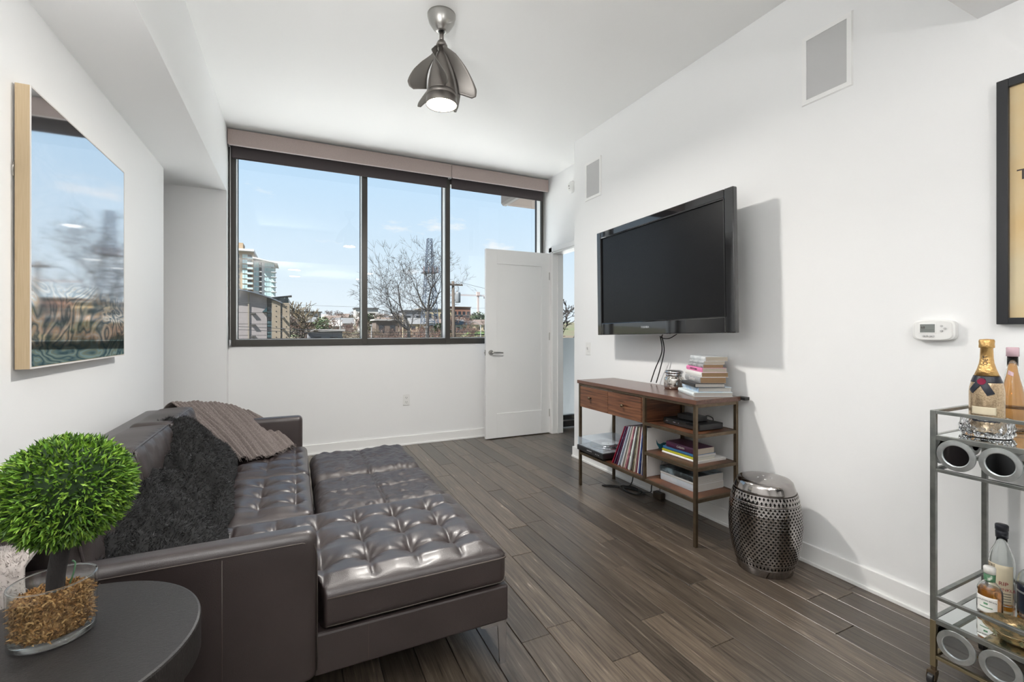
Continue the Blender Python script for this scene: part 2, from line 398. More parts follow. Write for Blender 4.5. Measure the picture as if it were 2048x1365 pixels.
    def build(s, name, material, parent=None, smooth=False, bevel=0.0, seg=2, solid=0.0, base=None):
        off = Vector(ORG[parent.name]) if parent is not None else (Vector(base) if base is not None else s.base())
        me = bpy.data.meshes.new(name); me.from_pydata([tuple(Vector(p) - off) for p in s.v], [], s.f); me.update()
        me.materials.append(MATS[material] if isinstance(material, str) else material)
        if smooth: me.polygons.foreach_set('use_smooth', [True] * len(me.polygons))
        o = bpy.data.objects.new(name, me); COL.objects.link(o)
        if parent is not None: o.parent = parent
        else: o.location = off
        ORG[o.name] = tuple(off)
        if solid:
            md = o.modifiers.new('thickness', 'SOLIDIFY'); md.thickness = solid; md.offset = 0
        if bevel:
            md = o.modifiers.new('edge', 'BEVEL'); md.width = bevel; md.segments = seg; md.limit_method = 'ANGLE'; md.angle_limit = R(40)
        return o
    def base(s):
        xs = [p[0] for p in s.v]; ys = [p[1] for p in s.v]; zs = [p[2] for p in s.v]
        return Vector(((min(xs) + max(xs)) / 2, (min(ys) + max(ys)) / 2, min(zs)))

def tag(o, label, cat=None, group=None, kind=None):
    o['label'] = label
    if cat: o['category'] = cat
    if group: o['group'] = group
    if kind: o['kind'] = kind
    return o
def thing(name, loc, label, cat, group=None, kind=None):
    o = bpy.data.objects.new(name, None); COL.objects.link(o); o.location = loc; o.empty_display_size = 0.1
    ORG[o.name] = tuple(loc); tag(o, label, cat, group, kind)
    return o
def box(name, m, parent, *b, bevel=0.0, seg=2):
    return MB().box(*b).build(name, m, parent, bevel=bevel, seg=seg)
def struct(name, mb, m, label, cat, bevel=0.0, base=None):
    return tag(mb.build(name, m, None, bevel=bevel, base=base), label, cat, kind='structure')
def spline(pts, n=8):
    P_ = [Vector(p) for p in pts]; P_ = [P_[0]] + P_ + [P_[-1]]; out = []
    for i in range(1, len(P_) - 2):
        for k in range(n):
            t = k / n; a, b, c_, d_ = P_[i - 1], P_[i], P_[i + 1], P_[i + 2]
            out.append(0.5 * ((2 * b) + (c_ - a) * t + (2 * a - 5 * b + 4 * c_ - d_) * t * t + (3 * b - a - 3 * c_ + d_) * t ** 3))
    out.append(P_[-2]); return out
def lettering(name, text, size, M, m, parent, extrude=0.0004, align='CENTER'):
    cu = bpy.data.curves.new(name, 'FONT'); cu.body = text; cu.size = size; cu.extrude = extrude; cu.align_x = align; cu.align_y = 'CENTER'
    cu.resolution_u = 3
    t = bpy.data.objects.new('tmp', cu); COL.objects.link(t); bpy.context.view_layer.update()
    me = bpy.data.meshes.new_from_object(t.evaluated_get(bpy.context.evaluated_depsgraph_get()))
    bpy.data.objects.remove(t); bpy.data.curves.remove(cu)
    off = Vector(ORG[parent.name])
    for v in me.vertices: v.co = (M @ v.co) - off
    me.materials.clear(); me.materials.append(MATS[m]); me.name = name
    o = bpy.data.objects.new(name, me); COL.objects.link(o); o.parent = parent; ORG[o.name] = tuple(off)
    return o
def frame(o, xdir, ydir):
    """matrix putting lettering's +x along xdir and +y along ydir at o"""
    x = Vector(xdir).normalized(); y = Vector(ydir).normalized(); z = x.cross(y)
    return Matrix(((x.x, y.x, z.x, o[0]), (x.y, y.y, z.y, o[1]), (x.z, y.z, z.z, o[2]), (0, 0, 0, 1)))
def vnoise(x, y, z=0.0):
    from mathutils import noise as _n
    return _n.noise((x, y, z))
def copy_tree(o, parent=None, loc=None):
    c_ = o.copy(); COL.objects.link(c_); c_.parent = parent
    if loc is not None: c_.location = loc
    for ch in o.children: copy_tree(ch, c_)
    return c_

# ------------------------------------------------------------------ the room
CZ = 2.985
WX, AX = 2.40, 2.71          # living-room wall, door-niche wall
WY = 4.80                    # window wall
LX = -0.89                   # wall with the picture
floor = struct('floor', MB().box(-1.7, 4.4, -2.8, 4.95, -0.20, -0.012), 'plank', 'dark brown wooden plank floor running towards the window', 'floor', base=(0, 0, 0))
rnd = random.Random(4)
row = 0; x = -0.865
while x < 2.90:
    y = -0.55 - rnd.random() * 1.0
    ymax = 4.795 if x < 2.7 else 4.80
    while y < ymax:
        ln = rnd.choice((0.62, 0.85, 1.05, 1.25, 1.45)); y1 = min(y + ln, ymax)
        if y1 - y > 0.03:
            g = 0.0011; h = rnd.uniform(-0.0006, 0.0006); c = 0.0016
            a0, a1, b0, b1 = x + g, x + 0.127 - g, y + g, y1 - g
            mb = MB(); mb.add([(a0, b0, -0.011), (a1, b0, -0.011), (a1, b1, -0.011), (a0, b1, -0.011), (a0, b0, -c + h), (a1, b0, -c + h), (a1, b1, -c + h), (a0, b1, -c + h),
                               (a0 + c, b0 + c, h), (a1 - c, b0 + c, h), (a1 - c, b1 - c, h), (a0 + c, b1 - c, h)],
                              [(0, 1, 5, 4), (1, 2, 6, 5), (2, 3, 7, 6), (3, 0, 4, 7), (4, 5, 9, 8), (5, 6, 10, 9), (6, 7, 11, 10), (7, 4, 8, 11), (8, 9, 10, 11)])
            mb.build('plank', 'plank', floor)
        y = y1
    x += 0.127; row += 1

struct('ceiling', MB().box(-1.8, 4.5, -2.8, 5.0, CZ, CZ + 0.2), 'ceiling', 'smooth white ceiling above the whole living room', 'ceiling')
struct('wall_left', MB().box(LX - 0.14, LX, -2.8, 4.235, 0, 2.42), 'wall', 'white wall behind the sofa where the picture hangs', 'wall')
struct('wall_left_recess', MB().box(-1.8, -1.62, 4.0, 5.0, 0, 2.42).box(-1.62, -1.03, 4.05, 4.235, 0, 2.42), 'wall', 'white recess between the picture wall and the window corner', 'wall')
struct('wall_column', MB().box(-1.7, -0.535, 4.68, 5.05, 0, 2.42), 'wall', 'grey-white wall pier between the sofa corner and the window', 'wall')
struct('trim_1', MB().box(-1.8, -0.535, -2.8, 5.0, 2.42, CZ), 'wall', 'white boxed beam under the ceiling along the picture wall', 'beam')
struct('trim_2', MB().box(-0.535, 2.40, -2.8, 0.83, 2.412, CZ), 'wall', 'lowered ceiling edge over the bar cart side', 'ceiling')
struct('wall_right', MB().box(WX, AX + 0.12, -2.8, 3.67, 0, CZ), 'wall', 'long white wall carrying the television', 'wall')
struct('wall_rear', MB().box(-1.8, 4.5, -2.95, -2.8, 0, CZ), 'wall', 'plain white wall of the kitchen end', 'wall')
# window wall: below the sill and over the blinds
struct('wall_back', MB().box(-0.535, 2.83, WY, WY + 0.2, 0, 1.052).box(-0.535, 2.83, WY, WY + 0.2, 2.86, CZ), 'wall', 'white wall below the wide window', 'wall')
# niche wall with the doorway
DY0, DY1, DH = 3.76, 4.60, 2.105
struct('wall_niche', MB().box(AX, AX + 0.12, 3.67, DY0, 0, CZ).box(AX, AX + 0.12, DY1, WY, 0, CZ).box(AX, AX + 0.12, DY0, DY1, DH, CZ), 'wall', 'white side wall of the niche around the open doorway', 'wall')
jm = MB()
jm.box(AX - 0.012, AX + 0.132, DY1 - 0.018, DY1 + 0.0, 0, DH).box(AX - 0.012, AX + 0.132, DY0, DY0 + 0.018, 0, DH).box(AX - 0.012, AX + 0.132, DY0, DY1, DH - 0.018, DH)
jm.box(AX + 0.05, AX + 0.065, DY1 - 0.032, DY1 - 0.018, 0, DH - 0.02)
jm.box(AX - 0.02, AX, DY1 - 0.012, DY1 + 0.055, 0, DH + 0.055).box(AX - 0.02, AX, DY0 - 0.055, DY1 + 0.055, DH, DH + 0.055)
struct('trim_3', jm, 'trim', 'white jamb and casing of the open doorway', 'door frame', bevel=0.002)
# neighbouring room beyond the doorway
struct('wall_next_room', MB().box(4.25, 4.4, 1.5, 5.0, 0, CZ).box(2.83, 4.4, 1.35, 1.5, 0, CZ), 'wall', 'white wall of the room beyond the doorway', 'wall')
w2 = thing('window_2', (3.5, 4.85, 0), 'tall glazing with frosted lower pane seen through the doorway', 'window', kind='structure')
box('bottom_rail', 'frame_dark', w2, 2.83, 4.25, 4.84, 4.93, 0.0, 0.075, bevel=0.003)
box('rail_lip', 'hinge', w2, 2.83, 4.25, 4.83, 4.86, 0.075, 0.088)
box('lower_rail', 'frame_dark', w2, 2.83, 4.25, 4.86, 4.93, 0.088, 0.138, bevel=0.002)
tag(box('frosted_pane', 'frosted', w2, 2.83, 4.25, 4.885, 4.895, 0.138, 1.105), 'frosted lower pane')
box('glass_pane', 'pane', w2, 2.83, 4.25, 4.888, 4.892, 1.105, 2.86)
box('top_rail', 'frame_dark', w2, 2.83, 4.25, 4.86, 4.93, 2.86, CZ)

# baseboards with a shoe strip
def baseboard(name, m, x0, x1, y0, y1, side, label):
    t = thing(name, ((x0 + x1) / 2, (y0 + y1) / 2, 0), label, 'baseboard', kind='structure')
    box('board', m, t, x0, x1, y0, y1, 0.0, 0.098, bevel=0.002)
    s = 0.010
    b = {'-x': (x0 - s, x0, y0, y1), '+x': (x1, x1 + s, y0, y1), '-y': (x0, x1, y0 - s, y0)}[side]
    box('shoe_strip', m, t, *b, 0.0, 0.018, bevel=0.003)
baseboard('baseboard_right', 'trim', WX - 0.014, WX, -2.8, 3.685, '-x', 'white baseboard under the television wall')
baseboard('baseboard_right_end', 'trim', WX, AX, 3.67, 3.684, '-y', 'white baseboard around the end of the television wall')
baseboard('baseboard_back', 'trim', -0.535, AX, WY - 0.014, WY, '-y', 'white baseboard below the window')
baseboard('baseboard_left', 'trim', LX, LX + 0.014, -2.8, 4.235, '+x', 'white baseboard along the picture wall')

# ------------------------------------------------------------------ window
win = thing('window_1', (1.08, WY, 1.052), 'wide dark-framed window of three panes above the low wall', 'window', kind='structure')
SB, ST = 1.052, 2.86
for nm, a, b in (('frame_bar', -0.53, -0.477), ('mullion', 0.613, 0.664), ('mullion', 1.481, 1.530), ('frame_bar', 2.664, 2.705)):
    box(nm, 'frame_dark', win, a, b, WY - 0.012, WY + 0.145, SB, ST, bevel=0.002)
for a, b in ((-0.477, 0.613), (0.664, 1.481), (1.530, 2.664)):
    box('sill_bar', 'frame_dark', win, a, b, WY - 0.012, WY + 0.145, SB, SB + 0.062, bevel=0.002)
    box('head_bar', 'frame_dark', win, a, b, WY + 0.02, WY + 0.145, ST - 0.06, ST, bevel=0.002)
    box('side_bead', 'stop_pale', win, a, a + 0.003, WY + 0.015, WY + 0.10, SB + 0.062, ST - 0.06)
    box('side_bead', 'stop_pale', win, b - 0.003, b, WY + 0.015, WY + 0.10, SB + 0.062, ST - 0.06)
    box('bottom_bead', 'stop_pale', win, a, b, WY + 0.075, WY + 0.10, SB + 0.062, SB + 0.066)
    gk = MB(); gk.box(a, a + 0.008, WY + 0.10, WY + 0.135, SB + 0.062, ST - 0.06).box(b - 0.008, b, WY + 0.10, WY + 0.135, SB + 0.062, ST - 0.06)
    gk.box(a, b, WY + 0.10, WY + 0.135, SB + 0.062, SB + 0.070)
    gk.build('gasket', 'gasket', win)
    box('glass_pane', 'pane', win, a + 0.004, b - 0.004, WY + 0.115, WY + 0.119, SB + 0.064, ST - 0.062)

def blind(x0, x1, label, cord_x=None):
    t = thing('roller_blind', ((x0 + x1) / 2, 4.69, 2.70), label, 'blind', 'rolled-up blinds over the window')
    box('fascia', 'blind', t, x0, x1, 4.685, 4.697, 2.835, 2.972, bevel=0.003)
    box('fascia_lip', 'hem', t, x0 + 0.01, x1 - 0.01, 4.683, 4.70, 2.830, 2.8355)
    MB().tube([(x0 + 0.02, 4.748, 2.90), (x1 - 0.02, 4.748, 2.90)], 0.036, 20).build('roll', 'blind_dark', t, smooth=True)
    box('shade_cloth', 'blind_dark', t, x0 + 0.025, x1 - 0.025, 4.772, 4.7745, 2.748, 2.90)
    MB().tube([(x0 + 0.025, 4.773, 2.745), (x1 - 0.025, 4.773, 2.745)], 0.0065, 10).build('hem_bar', 'blind_dark', t, smooth=True)
    for q in (x0 + 0.004, x1 - 0.008):
        box('bracket', 'white_plastic', t, q, q + 0.004, 4.70, 4.785, 2.84, 2.965)
    if cord_x:
        m = MB(); yy = 4.752
        m.tube([(cord_x, yy, 2.88), (cord_x, yy, 1.10)], 0.0026, 6).tube([(cord_x, yy + 0.022, 2.88), (cord_x, yy + 0.022, 1.10)], 0.0026, 6)
        c = m.build('bead_chain', 'chain', t, smooth=True)
        MB().rbox(cord_x - 0.009, cord_x + 0.009, yy - 0.012, yy + 0.032, 1.055, 1.115, 0.006, 2, 2, 2).build('chain_tensioner', 'chrome', c, smooth=True)
    return t
blind(-0.53, 1.513, 'long taupe roller blind over the two left-hand window panes', -0.517)
blind(1.517, 2.705, 'short taupe roller blind over the right-hand window pane', 2.688)

# ------------------------------------------------------------------ door, opened flat towards the window
door = thing('door_1', (2.70, 4.65, 0), 'white one-panel door standing open in front of the window', 'door', kind='structure')
X0, X1, YA, YB, Z0, Z1 = 1.886, 2.712, 4.63, 4.667, 0.010, 2.094
PX0, PX1, PZ0, PZ1 = 2.018, 2.578, 0.278, 1.935
for nm, b in (('stile', (X0, PX0, YA, YB, Z0, Z1)), ('stile', (PX1, X1, YA, YB, Z0, Z1)),
              ('rail', (PX0, PX1, YA, YB, Z0, PZ0)), ('rail', (PX0, PX1, YA, YB, PZ1, Z1))):
    box(nm, 'door_paint', door, *b, bevel=0.0015)
box('door_panel', 'door_paint', door, PX0 - 0.003, PX1 + 0.003, YA + 0.008, YB - 0.008, PZ0 - 0.003, PZ1 + 0.003)
hm = MB(); hm.tube([(1.944, YA, 0.956), (1.944, YA - 0.010, 0.956)], 0.027, 24); hm.tube([(1.944, YA - 0.01, 0.956), (1.944, YA - 0.05, 0.956)], 0.009, 12)
ho = hm.build('handle_rose', 'nickel', door, smooth=False); tag(ho, 'brushed nickel rose and spindle')
MB().tube([(1.936, YA - 0.05, 0.956), (1.96, YA - 0.052, 0.957), (2.02, YA - 0.05, 0.955), (2.072, YA - 0.044, 0.952)], [0.010, 0.010, 0.0085, 0.0075], 12).build('lever', 'nickel', ho, smooth=True)
box('latch_plate', 'nickel', door, X0 - 0.0015, X0, YA + 0.006, YB - 0.006, 0.925, 0.985)
box('latch_bolt', 'nickel', door, X0 - 0.010, X0, YA + 0.012, YB - 0.012, 0.945, 0.962)
for z in (0.24, 1.13, 1.83):
    h = MB(); h.tube([(X1 - 0.006, YA - 0.006, z - 0.045), (X1 - 0.006, YA - 0.006, z + 0.045)], 0.0075, 10)
    h.box(X1 - 0.034, X1 - 0.006, YA - 0.002, YA, z - 0.044, z + 0.044)
    h.build('hinge', 'hinge', door)

# ------------------------------------------------------------------ things fixed to the walls
def wall_speaker(y0, y1, z0, z1, label):
    t = thing('wall_speaker', (WX, (y0 + y1) / 2, z0), label, 'speaker', 'speakers set into the television wall')
    xo, b = WX - 0.010, 0.026
    m = MB()
    def ring(yi0, yi1, zi0, zi1, x): return [(x, yi0, zi0), (x, yi1, zi0), (x, yi1, zi1), (x, yi0, zi1)]
    A = ring(y0, y1, z0, z1, WX); B = ring(y0 + 0.004, y1 - 0.004, z0 + 0.004, z1 - 0.004, xo + 0.002)
    C = ring(y0 + b, y1 - b, z0 + b, z1 - b, xo + 0.004); D = ring(y0 + b, y1 - b, z0 + b, z1 - b, WX)
    fs = []
    for k in range(3):
        for i in range(4): fs.append((4 * k + i, 4 * k + (i + 1) % 4, 4 * (k + 1) + (i + 1) % 4, 4 * (k + 1) + i))
    m.add(A + B + C + D, fs); m.build('bezel', 'trim', t)
    box('grille', 'grey_grille', t, xo + 0.006, WX, y0 + b, y1 - b, z0 + b, z1 - b)
wall_speaker(1.268, 1.512, 2.367, 2.725, 'square white in-wall speaker high above the thermostat')
wall_speaker(3.243, 3.485, 2.372, 2.720, 'square white in-wall speaker near the niche above the light switch')

sd = thing('smoke_detector', (AX, 4.18, 2.745), 'round white smoke alarm on the niche wall beside the blind', 'smoke alarm')
M_ = Matrix.Translation((AX, 4.18, 2.745)) @ Matrix.Rotation(R(-90), 4, 'Y')
m = MB(); m.M = M_; m.lathe([(0.064, 0), (0.066, 0.012), (0.060, 0.026), (0.034, 0.036), (0.0, 0.037)], n=36); m.build('housing', 'white_plastic', sd, smooth=True)
m = MB(); m.M = M_; m.lathe([(0.006, 0.036), (0.006, 0.039), (0, 0.039)], (0.012, 0.012, 0), 12); m.lathe([(0.005, 0.036), (0.005, 0.039), (0, 0.039)], (-0.016, 0.006, 0), 12); m.build('test_button', 'dark_slot', sd)

sw = thing('light_switch', (WX, 3.44, 0.98), 'white light switch at the end of the television wall', 'switch')
box('plate', 'white_plastic', sw, WX - 0.006, WX, 3.405, 3.475, 0.977, 1.091, bevel=0.002)
box('toggle_frame', 'white_plastic', sw, WX - 0.008, WX - 0.006, 3.428, 3.452, 1.005, 1.063, bevel=0.001)
box('toggle', 'grey_grille', sw, WX - 0.016, WX - 0.007, 3.436, 3.444, 1.028, 1.048, bevel=0.001)
ol = thing('wall_outlet', (1.057, WY, 0.415), 'white double outlet on the wall under the window', 'outlet')
box('plate', 'white_plastic', ol, 1.022, 1.092, WY - 0.006, WY, 0.415, 0.529, bevel=0.002)
for zc in (0.449, 0.495):
    r_ = box('receptacle', 'white_plastic', ol, 1.039, 1.075, WY - 0.008, WY - 0.006, zc - 0.015, zc + 0.015, bevel=0.003)
    for xx in (1.049, 1.064): box('slot', 'dark_slot', r_, xx - 0.0015, xx + 0.0015, WY - 0.0086, WY - 0.008, zc - 0.003, zc + 0.008)
    box('ground_hole', 'dark_slot', r_, 1.0545, 1.0595, WY - 0.0086, WY - 0.008, zc - 0.011, zc - 0.007)

th = thing('thermostat', (WX, 0.955, 1.155), 'white thermostat with grey display on the television wall', 'thermostat')
def thermo(x0, x1, dy, dz, r):
    pts = []
    for k in range(40):
        g = 2 * math.pi * k / 40; cx, sx = math.cos(g), math.sin(g)
        pts.append((0.955 + dy * math.copysign(abs(cx) ** 0.5, cx), 1.2 + dz * math.copysign(abs(sx) ** 0.42, sx)))
    return MB().prism(pts, x0, x1, 'x')
thermo(WX - 0.030, WX, 0.070, 0.0425, 0).build('body', 'white_plastic', th, bevel=0.003)
thermo(WX - 0.034, WX - 0.030, 0.062, 0.040, 0).build('front_cover', 'white_plastic', th, bevel=0.002)
MATS['lcd'] = mat('lcd', (0.22, 0.235, 0.225), 0.25)
box('screen_bezel', 'trim', th, WX - 0.036, WX - 0.034, 0.943, 1.000, 1.187, 1.229, bevel=0.001)
scr = box('screen', 'lcd', th, WX - 0.0368, WX - 0.036, 0.947, 0.996, 1.191, 1.225)
lettering('digits', '68', 0.014, frame((WX - 0.037, 0.986, 1.211), (0, -1, 0), (0, 0, 1)), 'ink_brown', scr)
box('display_rule', 'ink_brown', scr, WX - 0.0372, WX - 0.0368, 0.949, 0.994, 1.2005, 1.2012)
for yy, zz in ((0.985, 1.177), (0.974, 1.177), (0.963, 1.1765), (0.952, 1.176), (0.926, 1.217), (0.926, 1.197), (0.915, 1.207)):
    m = MB(); m.tube([(WX - 0.034, yy, zz), (WX - 0.0385, yy, zz)], 0.0042, 14); m.build('push_button', 'grey_grille', th, bevel=0.001)

fp = thing('framed_poster', (WX, 0.46, 1.22), 'black-framed yellowish poster cut off by the right picture edge', 'poster')
PY0, PY1, PZ0_, PZ1_ = 0.16, 0.768, 1.222, 2.128
fw = 0.032
for nm, b in (('frame_side', (PY1 - fw, PY1, PZ0_, PZ1_)), ('frame_side', (PY0, PY0 + fw, PZ0_, PZ1_)), ('frame_rail', (PY0 + fw, PY1 - fw, PZ0_, PZ0_ + 0.024)), ('frame_rail', (PY0 + fw, PY1 - fw, PZ1_ - fw, PZ1_))):
    box(nm, 'poster_black', fp, WX - 0.030, WX - 0.002, *b, bevel=0.002)
pr = box('print', 'poster_print', fp, WX - 0.016, WX - 0.012, PY0 + fw, PY1 - fw, PZ0_ + 0.02, PZ1_ - fw)
lettering('letter', 'T', 0.055, frame((WX - 0.0165, 0.702, 1.765), (0, -1, 0), (0, 0, 1)), 'ink_brown', pr)
lettering('letter', 'I', 0.055, frame((WX - 0.0165, 0.690, 1.842), (0, -1, 0), (0, 0, 1)), 'ink_brown', pr)

# picture on the left wall
pc = thing('canvas_picture', (LX, 2.685, 1.06), 'glossy agate-patterned square picture with gold-wood sides above the sofa', 'picture')
QY0, QY1, QZ0, QZ1, QX = 2.192, 3.178, 1.062, 2.068, -0.842
for nm, b in (('wood_side', (QY0, QY0 + 0.012, QZ0, QZ1)), ('wood_side', (QY1 - 0.012, QY1, QZ0, QZ1)), ('wood_edge', (QY0 + 0.012, QY1 - 0.012, QZ0, QZ0 + 0.012)), ('wood_edge', (QY0 + 0.012, QY1 - 0.012, QZ1 - 0.012, QZ1))):
    box(nm, 'canvas_edge', pc, LX + 0.006, QX - 0.003, *b)
for nm, b in (('white_lip', (QY0, QY0 + 0.004, QZ0, QZ1)), ('white_lip', (QY1 - 0.004, QY1, QZ0, QZ1)), ('white_lip', (QY0 + 0.004, QY1 - 0.004, QZ0, QZ0 + 0.006)), ('white_lip', (QY0 + 0.004, QY1 - 0.004, QZ1 - 0.006, QZ1))):
    box(nm, 'white_edge', pc, QX - 0.003, QX, *b)
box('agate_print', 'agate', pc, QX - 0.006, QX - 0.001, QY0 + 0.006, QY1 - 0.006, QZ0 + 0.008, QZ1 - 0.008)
box('backing', 'poster_black', pc, LX + 0.010, QX - 0.01, QY0 + 0.014, QY1 - 0.014, QZ0 + 0.014, QZ1 - 0.014)
MB().tube(spline([(LX + 0.004, QY0 - 0.002, 1.79), (LX + 0.006, QY0 - 0.012, 1.77), (LX + 0.004, QY0 - 0.004, 1.74)]), 0.0012, 5).build('hanging_wire', 'hinge', pc)

# ------------------------------------------------------------------ ceiling fan
FX, FY = 0.752, 2.51
fan = thing('ceiling_fan', (FX, FY, 2.46), 'rocket-shaped metal ceiling fan with lit lamp in the middle of the ceiling', 'ceiling fan')
MB().lathe([(0.079, CZ - 0.001), (0.079, CZ - 0.012), (0.070, CZ - 0.045), (0.048, CZ - 0.078), (0.032, CZ - 0.090), (0.030, CZ - 0.094), (0.020, CZ - 0.094)], (FX, FY, 0), 48).build('canopy', 'nickel', fan, smooth=True)
MB().lathe([(0.0195, CZ - 0.096), (0.0195, CZ - 0.088)], (FX, FY, 0), 20).build('canopy_gasket', 'black_plastic', fan)
MB().lathe([(0.0125, CZ - 0.09), (0.0125, 2.826)], (FX, FY, 0), 20).build('downrod', 'fan_metal', fan, smooth=True)
MB().lathe([(0.013, 2.842), (0.022, 2.834), (0.031, 2.815), (0.033, 2.806), (0.016, 2.804)], (FX, FY, 0), 28).build('collar', 'fan_metal', fan, smooth=True)
MB().lathe([(0.018, 2.804), (0.018, 2.780), (0.021, 2.778), (0.021, 2.770), (0.030, 2.765), (0.045, 2.730), (0.062, 2.670), (0.076, 2.600), (0.083, 2.548), (0.083, 2.5445)], (FX, FY, 0), 48).build('motor_housing', 'fan_metal', fan, smooth=True)
MB().lathe([(0.081, 2.5445), (0.081, 2.5415)], (FX, FY, 0), 48).build('seam_band', 'black_plastic', fan)
MB().lathe([(0.084, 2.5415), (0.0855, 2.5185)], (FX, FY, 0), 48).build('housing_ring', 'fan_metal', fan, smooth=True)
MB().lathe([(0.083, 2.5185), (0.083, 2.5155)], (FX, FY, 0), 48).build('seam_band', 'black_plastic', fan)
MB().lathe([(0.086, 2.5155), (0.088, 2.478), (0.0875, 2.474), (0.0845, 2.474), (0.0845, 2.49)], (FX, FY, 0), 48).build('lamp_ring', 'fan_metal', fan, smooth=True)
tag(MB().lathe([(0.084, 2.4765), (0.06, 2.4745), (0.0, 2.4735)], (FX, FY, 0), 40).build('lamp_lens', 'lamp_lens', fan, smooth=True), 'glowing round lamp lens')
def body_r(z):
    pr_ = [(2.804, 0.020), (2.770, 0.024), (2.730, 0.047), (2.670, 0.064), (2.600, 0.078), (2.548, 0.085), (2.46, 0.089)]
    for (za, ra), (zb, rb) in zip(pr_, pr_[1:]):
        if za >= z >= zb: return ra + (rb - ra) * (za - z) / (za - zb)
    return 0.089
def blade(th0):
    def fn(s_, q):
        z = 2.800 - 0.262 * s_
        wd = 0.108 * min(1.0, (s_ / 0.86) ** 0.62) + 0.004 - 0.010 * max(0.0, s_ - 0.86) / 0.14 * q
        rin = body_r(z) + 0.007
        z2 = z - q * 0.034 * s_ ** 2 + 0.018 * max(0.0, q - 0.75) * 4 * s_ ** 10
        r_ = rin + q * wd
        g = th0 - 1.25 * (1 - s_) ** 1.35 + 0.20 * q * (1 - s_)
        return (FX + r_ * math.cos(g), FY + r_ * math.sin(g), z2)
    MB().grid(fn, 26, 8).build('blade', 'fan_blade', fan, smooth=True, solid=0.0035)
for k in range(5): blade(R(-97 + 72 * k))
lamp('fan_lamp', 'AREA', (FX, FY, 2.468), 38.0, 0.16, (1.0, 0.96, 0.905))

# unseen uplighters added out of view to brighten the ceiling and walls
UPL = (35.0, 26.0)
for (tx, ty), pw, lb in (((-0.46, 0.60), UPL[0], 'added fill uplighter beside the round side table'), ((0.75, -0.9), UPL[1], 'added fill uplighter in the unseen kitchen')):
    fl_ = thing('fill_uplighter', (tx, ty, 0), lb, 'floor lamp', 'added fill uplighters')
    MB().lathe([(0.13, 0.0), (0.13, 0.012), (0.02, 0.022), (0.0, 0.022)], (tx, ty, 0), 32).build('base', 'nickel', fl_, smooth=True)
    MB().lathe([(0.011, 0.02), (0.011, 1.68)], (tx, ty, 0), 14).build('pole', 'nickel', fl_, smooth=True)
    MB().lathe([(0.012, 1.66), (0.05, 1.67), (0.11, 1.71), (0.150, 1.77), (0.148, 1.77), (0.108, 1.715), (0.048, 1.675), (0.0, 1.672)], (tx, ty, 0), 36).build('bowl_shade', 'white_plastic', fl_, smooth=True)
    lamp('fill_uplighter_light', 'AREA', (tx, ty, 1.765), pw, 0.24, (1.0, 0.99, 0.975), rot=(math.pi, 0, 0))

# ------------------------------------------------------------------ television on its wall arm
tv = thing('television', (2.30, 2.36, 1.16), 'large black flat television mounted on the white wall', 'television')
TX = 2.185
TM = Matrix.Translation((TX, 2.367, 1.578)) @ Matrix.Rotation(R(-1.1), 4, 'X')
TW, THH = 0.628, 0.405
def tvm(): m_ = MB(); m_.M = TM; return m_
def tvbox(nm, mt, par, *b, bevel=0.0): return tvm().box(*b).build(nm, mt, par, bevel=bevel)
# glossy bezel: four bars around the screen, y = along the wall, z = up
IY0, IY1, IZ0, IZ1 = -0.566, 0.578, -0.313, 0.352
for nm, b in (('bezel_side', (-TW, IY0, -THH, THH)), ('bezel_side', (IY1, TW, -THH, THH)), ('bezel_top', (IY0, IY1, IZ1, THH)), ('bezel_bottom', (IY0, IY1, -THH, IZ0))):
    tvbox(nm, 'black_gloss', tv, -0.012, 0.022, *b, bevel=0.006)
tvbox('screen', 'screen', tv, -0.002, 0.015, IY0, IY1, IZ0, IZ1)
for b in ((IY0, IY0 + 0.003, IZ0, IZ1), (IY1 - 0.003, IY1, IZ0, IZ1), (IY0, IY1, IZ0, IZ0 + 0.003), (IY0, IY1, IZ1 - 0.003, IZ1)):
    tvbox('screen_lip', 'black_plastic', tv, -0.0125, -0.004, *b)
tvbox('back_shell', 'black_plastic', tv, 0.022, 0.032, -TW + 0.012, TW - 0.012, -THH + 0.012, THH - 0.012, bevel=0.006)
tvbox('back_housing', 'black_plastic', tv, 0.032, 0.10, -0.45, 0.45, -0.30, 0.28, bevel=0.02)
tvbox('wall_bracket', 'black_plastic', tv, 0.10, 0.2135, -0.12, 0.12, -0.15, 0.15, bevel=0.004)
lg = lettering('maker_name', 'TOSHIBA', 0.020, TM @ frame((-0.0126, 0.085, -0.355), (0, -1, 0), (0, 0, 1)), 'silver_print', tv)

def cable(name, pts, r, label, mt='cable', n=8):
    return tag(MB().tube(spline(pts, n), r, 7).build(name, mt, None, smooth=True), label, 'cable')
cable('television_cable', [(2.315, 2.45, 1.16), (2.33, 2.45, 1.05), (2.333, 2.52, 0.92), (2.330, 2.56, 0.825)], 0.004, 'left black cable hanging from television to the console top')
cable('television_cable', [(2.315, 2.435, 1.16), (2.332, 2.43, 1.06), (2.335, 2.47, 0.93), (2.330, 2.505, 0.825)], 0.004, 'right black cable hanging from television to the console top')
cable('television_cable', [(2.30, 2.41, 1.17), (2.28, 2.40, 1.148), (2.28, 2.33, 1.145), (2.29, 2.27, 1.175)], 0.003, 'short black cable looping just under the television edge')

